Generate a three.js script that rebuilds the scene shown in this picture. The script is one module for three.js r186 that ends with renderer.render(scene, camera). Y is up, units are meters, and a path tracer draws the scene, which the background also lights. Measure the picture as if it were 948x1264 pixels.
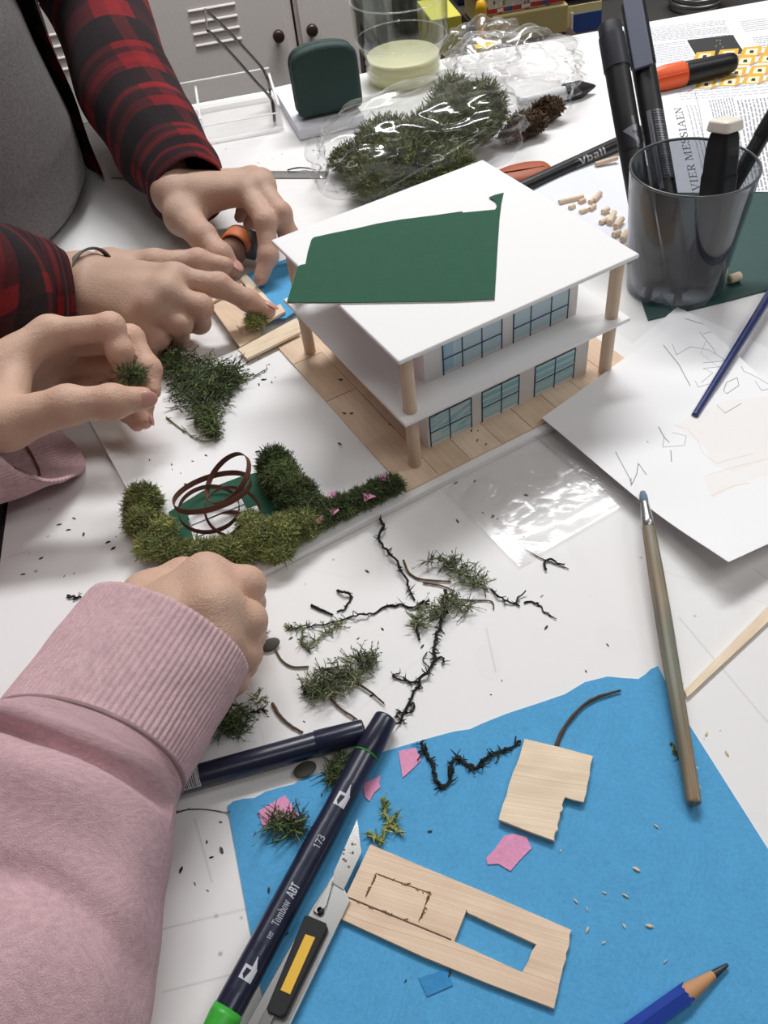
import * as THREE from 'three';
import { mergeGeometries, mergeVertices } from 'three/addons/utils/BufferGeometryUtils.js';
import { RoundedBoxGeometry } from 'three/addons/geometries/RoundedBoxGeometry.js';
import { RectAreaLightUniformsLib } from 'three/addons/lights/RectAreaLightUniformsLib.js';
import { ImprovedNoise } from 'three/addons/math/ImprovedNoise.js';

// ---------------------------------------------------------------- camera, lights, exposure
const scene = new THREE.Scene();
const TABLE = 0.74;                       // height of the table top
const EYE = 0.3865;                       // camera height above the table top
const FOCAL = 1050, PITCH = 0.8265, ROLL = -0.1375;
const camera = new THREE.PerspectiveCamera(2 * Math.atan(632 / FOCAL) * 180 / Math.PI, 948 / 1264, 0.02, 20);
const fwd = new THREE.Vector3(0, -Math.sin(PITCH), -Math.cos(PITCH));
const up0 = new THREE.Vector3(0, Math.cos(PITCH), -Math.sin(PITCH));
const imgRight = new THREE.Vector3(Math.cos(ROLL), 0, 0).addScaledVector(up0, Math.sin(ROLL));
const imgUp = new THREE.Vector3(-Math.sin(ROLL), 0, 0).addScaledVector(up0, Math.cos(ROLL));
camera.position.set(0, TABLE + EYE, 0);
camera.quaternion.setFromRotationMatrix(new THREE.Matrix4().makeBasis(imgRight, imgUp, fwd.clone().negate()));
scene.add(camera);
scene.background = new THREE.Color(0x000000);
const renderer = new THREE.WebGLRenderer({ antialias: true });
renderer.toneMapping = THREE.LinearToneMapping;
renderer.toneMappingExposure = 0.555;
renderer.shadowMap.enabled = true;
RectAreaLightUniformsLib.init();
const ROOM_TURN = 0.105;                  // the table, cabinets and room are turned by 6 degrees
const CEIL = 2.75;
// ceiling fluorescent fittings: [along, back, width, depth, radiance]
const FITTINGS = [[0.58, 1.84, 1.25, 0.30, 84], [-0.5, 1.35, 1.25, 0.30, 11], [1.9, 0.3, 1.25, 0.30, 18], [0.5, -0.6, 1.25, 0.30, 7]];

// ---------------------------------------------------------------- helpers
const V = (x, y, z) => new THREE.Vector3(x, y, z);
let seed = 12345;
const rnd = () => { seed = (seed * 1664525 + 1013904223) >>> 0; return seed / 4294967296; };
const rr = (a, b) => a + (b - a) * rnd();
const reseed = (n) => { seed = n >>> 0; };
const perlin = new ImprovedNoise();
const noise = (x, y, z) => perlin.noise(x + 31.7, y + 17.3, z + 53.1);
// a photo pixel seen at height h above the table top
function at(px, py, h = 0) {
  const dx = px - 474, dy = py - 632, c = Math.cos(ROLL), s = Math.sin(ROLL);
  const X = c * dx + s * dy, Y = -s * dx + c * dy;
  const d = fwd.clone().multiplyScalar(FOCAL).add(V(X, 0, 0)).addScaledVector(up0, -Y);
  const t = (h - EYE) / d.y;
  return V(d.x * t, TABLE + h, d.z * t);
}
// room frame: along (right), height, back
const room = (a, y, b) => V(a * Math.cos(ROOM_TURN) - b * Math.sin(ROOM_TURN), y, -a * Math.sin(ROOM_TURN) - b * Math.cos(ROOM_TURN));
const used = {};
function numbered(n) { const k = used[n] || 0; used[n] = k + 1; return k ? n + '_' + String(k).padStart(3, '0') : n; }
function tag(o, label, category, group) { o.userData.label = label; o.userData.category = category; if (group) o.userData.group = group; return o; }
function shade(o) { o.traverse((m) => { if (m.isMesh) { m.castShadow = true; m.receiveShadow = true; } }); return o; }
// a thing made of parts; geometry of its parts is given in world coordinates and moved to the base
function thing(name, label, category, base, group) {
  const o = new THREE.Group(); o.name = numbered(name); o.position.copy(base); scene.add(o);
  return tag(o, label, category, group);
}
function part(name, geo, mat, parent, label) {
  const m = new THREE.Mesh(geo, mat); m.name = name; m.castShadow = m.receiveShadow = true;
  let g = parent; while (g.parent && g.parent !== scene) g = g.parent;
  geo.translate(-g.position.x, -g.position.y, -g.position.z);
  parent.add(m); if (label) m.userData.label = label;
  return m;
}
// a thing that is one mesh, geometry in world coordinates
function single(name, geo, mat, label, category, group) {
  geo.computeBoundingBox(); const b = geo.boundingBox;
  const base = V((b.min.x + b.max.x) / 2, b.min.y, (b.min.z + b.max.z) / 2);
  geo.translate(-base.x, -base.y, -base.z);
  const m = new THREE.Mesh(geo, mat); m.position.copy(base); m.name = numbered(name); m.castShadow = m.receiveShadow = true;
  scene.add(m); return tag(m, label, category, group);
}
function structure(name, geo, mat, parent) {
  const m = new THREE.Mesh(geo, mat); m.name = name; m.castShadow = m.receiveShadow = true;
  (parent || scene).add(m); if (!parent) m.userData.kind = 'structure';
  return m;
}
// texture coordinates in metres from the dominant side of each face
function boxUV(g, turn = 0, scale = 1) {
  if (g.index) g = g.toNonIndexed();
  const p = g.attributes.position, uv = new Float32Array(p.count * 2), c = Math.cos(turn), s = Math.sin(turn);
  const a = V(), b = V(), d = V(), n = V();
  for (let i = 0; i < p.count; i += 3) {
    a.fromBufferAttribute(p, i); b.fromBufferAttribute(p, i + 1); d.fromBufferAttribute(p, i + 2);
    n.copy(b).sub(a).cross(d.clone().sub(a));
    const ax = Math.abs(n.x), ay = Math.abs(n.y), az = Math.abs(n.z);
    for (let k = 0; k < 3; k++) {
      const q = k === 0 ? a : k === 1 ? b : d; const x = c * q.x - s * q.z, z = s * q.x + c * q.z;
      let u, v;
      if (ay >= ax && ay >= az) { u = x; v = z; } else { u = x + (Math.abs(c * n.x - s * n.z) > Math.abs(s * n.x + c * n.z) ? z : 0); v = q.y; }
      uv[(i + k) * 2] = u * scale; uv[(i + k) * 2 + 1] = v * scale;
    }
  }
  g.setAttribute('uv', new THREE.BufferAttribute(uv, 2));
  return g;
}
const clean = (g, keepUV = true) => { const o = g.index ? g.toNonIndexed() : g.clone(); for (const k of Object.keys(o.attributes)) if (k !== 'position' && k !== 'normal' && !(keepUV && k === 'uv')) o.deleteAttribute(k); if (keepUV && !o.attributes.uv) o.setAttribute('uv', new THREE.BufferAttribute(new Float32Array(o.attributes.position.count * 2), 2)); return o; };
const merge = (list) => mergeGeometries(list.map((g) => clean(g)));
// a flat sheet or board: outline of world points, bottom height y, thickness t
function board(pts, y, t, { holes = [], bevel = 0, turn = 0, scale = 1 } = {}) {
  const sh = new THREE.Shape(pts.map((p) => new THREE.Vector2(p.x, -p.z)));
  for (const h of holes) sh.holes.push(new THREE.Path(h.map((p) => new THREE.Vector2(p.x, -p.z))));
  const g = new THREE.ExtrudeGeometry(sh, { depth: Math.max(t - 2 * bevel, 1e-5), bevelEnabled: bevel > 0, bevelThickness: bevel, bevelSize: bevel, bevelOffset: -bevel, bevelSegments: 2, curveSegments: 6 });
  g.rotateX(-Math.PI / 2); g.translate(0, y + bevel, 0);
  return boxUV(g, turn, scale);
}
const px = (list, h = 0) => list.map(([x, y]) => at(x, y, h));
// box between room-frame limits
function roomBox(a0, a1, y0, y1, b0, b1, r = 0) {
  const w = a1 - a0, h = y1 - y0, d = b1 - b0;
  const g = r > 0 ? new RoundedBoxGeometry(w, h, d, 2, r) : new THREE.BoxGeometry(w, h, d);
  g.translate((a0 + a1) / 2, (y0 + y1) / 2, -(b0 + b1) / 2); g.rotateY(ROOM_TURN);
  return g;
}
// orient a geometry built along +y so that it starts at A and points to B
function along(g, A, B) { const d = B.clone().sub(A).normalize(); g.applyQuaternion(new THREE.Quaternion().setFromUnitVectors(V(0, 1, 0), d)); g.translate(A.x, A.y, A.z); return g; }
// turned shape: profile of [distance along axis, radius]
function turned(A, B, profile, seg = 20) { return along(new THREE.LatheGeometry(profile.map(([t, r]) => new THREE.Vector2(Math.max(r, 1e-5), t)), seg), A, B); }
const mix3 = (a, b, t) => a.clone().lerp(b, t);
// swept tube through points with radius function
function tube(points, radius, seg = 24, radial = 6, closed = false) {
  const curve = new THREE.CatmullRomCurve3(points, closed, 'centripetal');
  const pos = [], idx = [], uv = [];
  const fr = curve.computeFrenetFrames(seg, closed); const L = curve.getLength();
  for (let i = 0; i <= seg; i++) {
    const t = i / seg, p = curve.getPointAt(t), r = typeof radius === 'function' ? radius(t) : radius;
    for (let j = 0; j <= radial; j++) {
      const a = j / radial * Math.PI * 2;
      const n = fr.normals[i].clone().multiplyScalar(Math.cos(a) * r).addScaledVector(fr.binormals[i], Math.sin(a) * r);
      pos.push(p.x + n.x, p.y + n.y, p.z + n.z); uv.push(j / radial, t * L);
    }
  }
  const w = radial + 1;
  for (let i = 0; i < seg; i++) for (let j = 0; j < radial; j++) { const a = i * w + j; idx.push(a, a + 1, a + w, a + 1, a + w + 1, a + w); }
  if (!closed) for (const [row, flip] of [[0, 1], [seg, 0]]) {
    const c = pos.length / 3, p = curve.getPointAt(row / seg); pos.push(p.x, p.y, p.z); uv.push(0.5, row ? L : 0);
    for (let j = 0; j < radial; j++) { const a = row * w + j; if (flip) idx.push(c, a + 1, a); else idx.push(c, a, a + 1); }
  }
  const g = new THREE.BufferGeometry(); g.setAttribute('position', new THREE.Float32BufferAttribute(pos, 3)); g.setAttribute('uv', new THREE.Float32BufferAttribute(uv, 2)); g.setIndex(idx); g.computeVertexNormals();
  return g;
}
// surface nets: mesh of sdf < 0
function netMesh(sdf, min, max, cell) {
  const n = [0, 1, 2].map((k) => Math.ceil((max.getComponent(k) - min.getComponent(k)) / cell) + 1), [nx, ny, nz] = n;
  const f = new Float32Array(nx * ny * nz); let q = 0;
  for (let k = 0; k < nz; k++) for (let j = 0; j < ny; j++) for (let i = 0; i < nx; i++) f[q++] = sdf(min.x + i * cell, min.y + j * cell, min.z + k * cell);
  const vid = new Int32Array(nx * ny * nz).fill(-1), pos = [], idx = [];
  const I = (i, j, k) => i + nx * (j + ny * k);
  for (let k = 0; k < nz - 1; k++) for (let j = 0; j < ny - 1; j++) for (let i = 0; i < nx - 1; i++) {
    let cnt = 0, x = 0, y = 0, z = 0, m = 0;
    const v = []; for (let c = 0; c < 8; c++) { const w = f[I(i + (c & 1), j + ((c >> 1) & 1), k + (c >> 2))]; v.push(w); if (w < 0) m |= 1 << c; }
    if (m === 0 || m === 255) continue;
    for (let c = 0; c < 8; c++) for (let b = 0; b < 3; b++) {
      const e = c | (1 << b); if (e === c) continue;
      if ((v[c] < 0) !== (v[e] < 0)) { const t = v[c] / (v[c] - v[e]); x += (c & 1) + (b === 0 ? t : 0); y += ((c >> 1) & 1) + (b === 1 ? t : 0); z += (c >> 2) + (b === 2 ? t : 0); cnt++; }
    }
    vid[I(i, j, k)] = pos.length / 3; pos.push(min.x + (i + x / cnt) * cell, min.y + (j + y / cnt) * cell, min.z + (k + z / cnt) * cell);
  }
  const quad = (a, b, c, d, flip) => { if (a < 0 || b < 0 || c < 0 || d < 0) return; if (flip) idx.push(a, c, b, a, d, c); else idx.push(a, b, c, a, c, d); };
  for (let k = 1; k < nz - 1; k++) for (let j = 1; j < ny - 1; j++) for (let i = 1; i < nx - 1; i++) {
    const s = f[I(i, j, k)] < 0;
    if (s !== f[I(i + 1, j, k)] < 0) quad(vid[I(i, j - 1, k - 1)], vid[I(i, j, k - 1)], vid[I(i, j, k)], vid[I(i, j - 1, k)], !s);
    if (s !== f[I(i, j + 1, k)] < 0) quad(vid[I(i - 1, j, k - 1)], vid[I(i - 1, j, k)], vid[I(i, j, k)], vid[I(i, j, k - 1)], !s);
    if (s !== f[I(i, j, k + 1)] < 0) quad(vid[I(i - 1, j - 1, k)], vid[I(i, j - 1, k)], vid[I(i, j, k)], vid[I(i - 1, j, k)], !s);
  }
  const g = new THREE.BufferGeometry(); g.setAttribute('position', new THREE.Float32BufferAttribute(pos, 3)); g.setIndex(idx); g.computeVertexNormals();
  return g;
}
const smin = (a, b, k) => { const h = Math.max(k - Math.abs(a - b), 0) / k; return Math.min(a, b) - h * h * k * 0.25; };
function capsule(A, B, ra, rb) {     // returns a distance function of a tapered capsule
  const ax = A.x, ay = A.y, az = A.z, bx = B.x - ax, by = B.y - ay, bz = B.z - az, l = bx * bx + by * by + bz * bz || 1e-9;
  return (x, y, z) => { const px_ = x - ax, py_ = y - ay, pz_ = z - az; let t = (px_ * bx + py_ * by + pz_ * bz) / l; t = t < 0 ? 0 : t > 1 ? 1 : t; const dx = px_ - bx * t, dy = py_ - by * t, dz = pz_ - bz * t; return Math.sqrt(dx * dx + dy * dy + dz * dz) - (ra + (rb - ra) * t); };
}
// ---------------------------------------------------------------- procedural textures
function canvasTex(w, h, draw, repeat) {
  const c = document.createElement('canvas'); c.width = w; c.height = h; draw(c.getContext('2d'), w, h);
  const t = new THREE.CanvasTexture(c); t.colorSpace = THREE.SRGBColorSpace; t.anisotropy = 8;
  if (repeat) { t.wrapS = t.wrapT = THREE.RepeatWrapping; t.repeat.set(repeat[0], repeat[1]); }
  return t;
}
function dataTex(w, h, fn, repeat, srgb = true) {
  const d = new Uint8Array(w * h * 4);
  for (let y = 0; y < h; y++) for (let x = 0; x < w; x++) { const v = fn(x, y); const a = typeof v === 'number' ? [v, v, v] : v; for (let k = 0; k < 3; k++) d[(y * w + x) * 4 + k] = Math.max(0, Math.min(255, a[k])); d[(y * w + x) * 4 + 3] = 255; }
  const t = new THREE.DataTexture(d, w, h); t.magFilter = THREE.LinearFilter; t.minFilter = THREE.LinearMipmapLinearFilter; t.generateMipmaps = true; t.wrapS = t.wrapT = THREE.RepeatWrapping;
  if (srgb) t.colorSpace = THREE.SRGBColorSpace; t.repeat.set(repeat[0], repeat[1]); t.needsUpdate = true;
  return t;
}
const tnoise = (x, y, w, h, f, z = 0) => {      // tiling noise
  const a = x / w * Math.PI * 2, b = y / h * Math.PI * 2, R = f / 6.283;
  return noise(Math.cos(a) * R + 7 * z, Math.sin(a) * R + Math.cos(b) * R, Math.sin(b) * R + z * 3.1);
};
reseed(7);
const grainT = dataTex(256, 256, (x, y) => 128 + 90 * (rnd() - 0.5) + 60 * tnoise(x, y, 256, 256, 24, 1), [40, 40], false);
const cardT = dataTex(256, 256, (x, y) => 240 + 26 * (rnd() - 0.5) + 9 * tnoise(x, y, 256, 256, 40, 2) + 5 * tnoise(x, y, 256, 256, 8, 3), [14, 14]);
const woodRows = Array.from({ length: 256 }, () => rnd());
const woodT = dataTex(512, 256, (x, y) => {      // grain runs along x
  const w = 6 * tnoise(x, y, 512, 256, 2, 4), r = (Math.floor(y + w) + 512) % 256;
  const st = woodRows[r] - 0.5 + 0.6 * (woodRows[(r * 7) % 256] - 0.5), fl = tnoise(x * 1, y, 512, 256, 5, 5);
  const pore = rnd() < 0.02 ? -18 : 0;
  return [240 + 18 * st + 10 * fl + pore, 231 + 21 * st + 12 * fl + pore, 219 + 25 * st + 14 * fl + pore];
}, [12, 24]);
const fleeceT = dataTex(256, 256, (x, y) => 232 + 40 * (rnd() - 0.5) + 16 * tnoise(x, y, 256, 256, 20, 6), [16, 16]);
const heatherT = dataTex(256, 256, (x, y) => { const v = 215 + 70 * (rnd() - 0.5) + 24 * tnoise(x, y, 256, 256, 40, 7) + 14 * (y % 4 < 2 ? 1 : -1); return v; }, [11, 11]);
const skinBump = dataTex(256, 256, (x, y) => 128 + 70 * tnoise(x, y, 256, 256, 50, 8) + 60 * (rnd() - 0.5), [26, 26], false);
const ribT = dataTex(64, 8, (x) => 128 + 120 * Math.sin(x / 64 * Math.PI * 2 * 4), [1, 1], false);
const plaidT = canvasTex(512, 512, (c, w) => {
  c.fillStyle = '#8e1524'; c.fillRect(0, 0, w, w);
  const bands = [[0, 120, 0.86], [150, 26, 0.5], [256, 90, 0.8], [390, 60, 0.55]];
  for (const [p, s, a] of bands) { c.fillStyle = `rgba(14,13,22,${a})`; c.fillRect(0, p, w, s); }
  for (const [p, s, a] of [[40, 150, 0.45], [300, 90, 0.62]]) { c.fillStyle = `rgba(14,13,24,${a})`; c.fillRect(p, 0, s, w); }
  c.fillStyle = 'rgba(190,40,50,0.35)'; c.fillRect(0, 200, w, 30); c.fillRect(230, 0, 40, w); c.fillRect(0, 355, w, 22);
  for (let i = 0; i < 9000; i++) { c.fillStyle = `rgba(${rnd() < 0.5 ? '0,0,0' : '160,60,70'},0.16)`; c.fillRect(rnd() * w, rnd() * w, 5, 2); }
}, [1, 1]);
// ---------------------------------------------------------------- materials
const M = (color, roughness = 0.8, o = {}) => new THREE.MeshStandardMaterial({ color, roughness, metalness: 0, ...o });
const P = (color, roughness, o = {}) => new THREE.MeshPhysicalMaterial({ color, roughness, ...o });
const mat = {
  foam: M(0xf1f0f0, 0.75), paper: M(0xf2f1f2, 0.85), paperBlue: M(0xe9eaf3, 0.85), edge: M(0xe4e2df, 0.8),
  balsa: M(0xf4e0ce, 0.85, { map: woodT, bumpMap: woodT, bumpScale: 0.0002 }), balsaFloor: M(0xeedac7, 0.8, { map: woodT, bumpMap: woodT, bumpScale: 0.0002 }), balsaPale: M(0xf9ecd9, 0.85, { map: woodT }), dowel: M(0xe6d5c4, 0.8, { map: woodT }),
  greenCard: M(0x295c45, 0.9, { map: cardT }), blueCard: M(0x57abdf, 0.85, { map: cardT, bumpMap: cardT, bumpScale: 0.00015 }), pinkPaper: M(0xeea0c6, 0.8, { map: cardT }), brownPaper: M(0x6b4033, 0.7, { map: cardT }),
  navy: P(0x1a2038, 0.32, { clearcoat: 0.4, clearcoatRoughness: 0.2 }), black: M(0x131316, 0.4), blackMatte: M(0x1a1a1d, 0.7), steel: M(0xb9b9b8, 0.32, { metalness: 1 }), darkSteel: M(0x8b8a88, 0.4, { metalness: 1 }),
  lime: M(0x3fae3a, 0.4), orange: M(0xf4632c, 0.45), rust: M(0xa8522a, 0.55), yellow: M(0xe9b83a, 0.5),
  film: P(0xfcfcfc, 0.13, { transmission: 0.98, thickness: 0, ior: 1.4 }), thinFilm: P(0xffffff, 0.15, { transmission: 1, thickness: 0, ior: 1.22 }), acrylic: P(0xffffff, 0.06, { transmission: 1, thickness: 0, ior: 1.45 }),
  twig: M(0x1e1f1a, 0.85), brownTwig: M(0x5d5138, 0.8), moss: M(0xffffff, 0.9, { vertexColors: true }),
  skin: P(0xffffff, 0.55, { vertexColors: true, bumpMap: skinBump, bumpScale: 0.0005, sheen: 0.15, sheenRoughness: 0.5 }),
};
// ---------------------------------------------------------------- room shell
{
  const wallM = M(0x969089, 0.9, { map: cardT }), floorM = M(0x5a554f, 0.6, { map: cardT }), ceilM = M(0xd6d4d0, 0.95);
  const A0 = -2.2, A1 = 3.0, B0 = -2.0, B1 = 2.8, w = 0.1;
  structure('floor', boxUV(roomBox(A0 - w, A1 + w, -0.1, 0, B0 - w, B1 + w)), floorM);
  structure('ceiling', boxUV(roomBox(A0 - w, A1 + w, CEIL, CEIL + 0.1, B0 - w, B1 + w)), ceilM);
  structure('wall_left', boxUV(roomBox(A0 - w, A0, 0, CEIL, B0 - w, B1 + w)), wallM);
  structure('wall_right', boxUV(roomBox(A1, A1 + w, 0, CEIL, B0 - w, B1 + w)), wallM);
  structure('wall_back', boxUV(roomBox(A0, A1, 0, CEIL, B1, B1 + w)), wallM);
  structure('wall_front', boxUV(roomBox(A0, A1, 0, CEIL, B0 - w, B0)), wallM);
  // ceiling fittings
  FITTINGS.forEach(([a, b, sx, sz, L], i) => {
    const where = ['above the far end of the table', 'above the metal cabinets', 'above the right side of the room', 'above the near end of the room'][i];
    const t = thing('ceiling_light', 'long white fluorescent ceiling fitting ' + where, 'lamp', room(a, CEIL - 0.07, b), 'ceiling fluorescent fittings');
    part('housing', roomBox(a - sx / 2 - 0.02, a + sx / 2 + 0.02, CEIL - 0.06, CEIL, b - sz / 2 - 0.02, b + sz / 2 + 0.02, 0.008), M(0xf0f0ee, 0.5), t);
    part('diffuser', roomBox(a - sx / 2, a + sx / 2, CEIL - 0.068, CEIL - 0.06, b - sz / 2, b + sz / 2), M(0xffffff, 0.6, { emissive: 0xfbfff8, emissiveIntensity: 2.5 }), t);
    const l = new THREE.RectAreaLight(new THREE.Color(0.985, 0.99, 1.0), L, sx, sz);
    l.position.copy(room(a, CEIL - 0.075, b)); l.up.set(0, 0, 1); l.lookAt(room(a, 0, b)); l.rotateZ(0); l.castShadow = true; l.name = 'ceiling_light_glow'; scene.add(l);
  });
}
// ---------------------------------------------------------------- work table
const tableTex = canvasTex(2048, 2048, (c, w) => {
  reseed(99); c.fillStyle = '#f0eeeb'; c.fillRect(0, 0, w, w);
  for (let i = 0; i < 700; i++) { c.fillStyle = `rgba(120,112,104,${0.008 + 0.012 * rnd()})`; c.beginPath(); c.ellipse(rnd() * w, rnd() * w, 4 + 22 * rnd(), 3 + 12 * rnd(), rnd() * 3, 0, 7); c.fill(); }
  for (let i = 0; i < 120; i++) { c.strokeStyle = `rgba(110,105,100,${0.05 + 0.12 * rnd()})`; c.lineWidth = 0.7; const x = rnd() * w, y = rnd() * w, a = rnd() * 6.3, l = 20 + 160 * rnd(); c.beginPath(); c.moveTo(x, y); c.lineTo(x + l * Math.cos(a), y + l * Math.sin(a)); c.stroke(); }
  for (let i = 0; i < 260; i++) { c.fillStyle = `rgba(90,80,70,${0.2 + 0.35 * rnd()})`; c.beginPath(); c.arc(rnd() * w, rnd() * w, 0.6 + 1.3 * rnd(), 0, 7); c.fill(); }
  const q = (p) => { const P3 = at(p[0], p[1]); const a = P3.x * Math.cos(ROOM_TURN) - P3.z * Math.sin(ROOM_TURN), b = -P3.x * Math.sin(ROOM_TURN) - P3.z * Math.cos(ROOM_TURN); return [(a + 0.201) / 1.25 * w, (1.043 - b) / 1.25 * w]; };
  c.strokeStyle = 'rgba(125,120,116,0.28)'; c.lineWidth = 0.9;
  for (const l of [[[838, 762], [948, 892]], [[196, 1148], [312, 1120]], [[200, 1225], [318, 1195]], [[600, 775], [612, 830]], [[930, 702], [948, 715]], [[10, 688], [36, 680]], [[240, 1010], [262, 1090]]]) { c.beginPath(); l.forEach((p, i) => { const [x, y] = q(p); i ? c.lineTo(x, y) : c.moveTo(x, y); }); c.stroke(); }
});
{
  const t = thing('work_table', 'large white work table covered with model making scraps', 'table', room(0.424, 0, 0.418));
  const topM = M(0xf6f6f8, 0.58, { map: tableTex }), legM = M(0x55565a, 0.45, { metalness: 0.6 });
  const top = roomBox(-0.201, 1.049, TABLE - 0.022, TABLE, -0.207, 1.043);
  { const p = top.attributes.position, uv = top.attributes.uv; for (let i = 0; i < p.count; i++) { const x = p.getX(i), z = p.getZ(i); const a = x * Math.cos(ROOM_TURN) - z * Math.sin(ROOM_TURN), b = -x * Math.sin(ROOM_TURN) - z * Math.cos(ROOM_TURN); uv.setXY(i, (a + 0.201) / 1.25, 1 - (1.043 - b) / 1.25); } }
  part('table_top', top, topM, t);
  const rim = [];
  rim.push(roomBox(-0.204, -0.201, TABLE - 0.022, TABLE - 0.0005, -0.21, 1.046), roomBox(1.049, 1.052, TABLE - 0.022, TABLE - 0.0005, -0.21, 1.046), roomBox(-0.201, 1.049, TABLE - 0.022, TABLE - 0.0005, -0.21, -0.207), roomBox(-0.201, 1.049, TABLE - 0.022, TABLE - 0.0005, 1.043, 1.046));
  part('edge_band', merge(rim), mat.blackMatte, t, 'dark edge band');
  for (const [a, b] of [[-0.15, -0.15], [0.99, -0.15], [-0.15, 0.98], [0.99, 0.98]]) part('leg', roomBox(a - 0.02, a + 0.02, 0, TABLE - 0.022, b - 0.02, b + 0.02, 0.004), legM, t);
}
// ---------------------------------------------------------------- metal cabinets across the room (front face at 2.3 m)
{
  const B = 2.32, k = B / 1.07, Y = (y) => TABLE + EYE + (y - EYE) * k;   // sizes read on the 1.07 m plane
  const grey = M(0xf4ebe7, 0.55, { map: cardT }), dark = M(0x4e4846, 0.5), knobM = M(0x54453f, 0.35, { metalness: 0.7 });
  const doorW = 0.36;
  const edges = [0.079 * k - 2 * doorW - 0.009, 0.0918 * k - 0.0105];
  edges.forEach((e, ci) => {
    const t = thing('metal_cabinet', ci ? 'grey metal cabinet with louvred doors standing behind the clear jar' : 'grey metal cabinet with louvred doors behind the plaid sleeve', 'cabinet', room(e + (ci ? 0.36 : 0.36), 0, B + 0.25), 'grey metal cabinets');
    const x0 = e + 0.012, x1 = e + 2 * doorW + 0.012;
    part('carcass', roomBox(x0 - (ci ? 0.005 : 0.012), x1 + (ci ? 0.006 : 0.0155), 0, 1.1, B + 0.016, B + 0.42, 0.003), grey, t);
    for (let d = 0; d < 2; d++) {
      const a0 = x0 + d * doorW + 0.003, a1 = a0 + doorW - 0.006;
      const dr = part('door', roomBox(a0, a1, 0.06, 1.07, B, B + 0.014, 0.003), grey, t);
      // knobs stand beside the joint of the two cabinets
      const kx = ci ? a0 + 0.0123 * k : a1 - 0.0118 * k;
      if (d === (ci ? 0 : 1)) { const c = room(kx, Y(0.048), B), o = room(kx, Y(0.048), B - 0.022); part('knob', turned(c, o, [[-0.002, 0.007], [0.008, 0.007], [0.009, 0.0145], [0.018, 0.0145], [0.022, 0.010], [0.0225, 0]], 20), knobM, dr); }
      const cx = ci ? a0 + doorW * 0.62 : a1 - 0.0795 * k;
      for (const g0 of [Y(0.0502), Y(0.0502) + 0.42]) for (let s = 0; s < 4; s++) {
        const y = g0 + s * 0.01185 * k;
        const lv = new THREE.CylinderGeometry(0.0050, 0.0050, 0.0525 * k, 10, 1, false, 0, Math.PI); lv.rotateZ(Math.PI / 2); lv.scale(1, 0.9, 0.7); lv.rotateX(0.0); lv.translate(cx, y, -B); lv.rotateY(ROOM_TURN);
        part('louvre', lv, grey, dr);
      }
    }
  });
}
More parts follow.
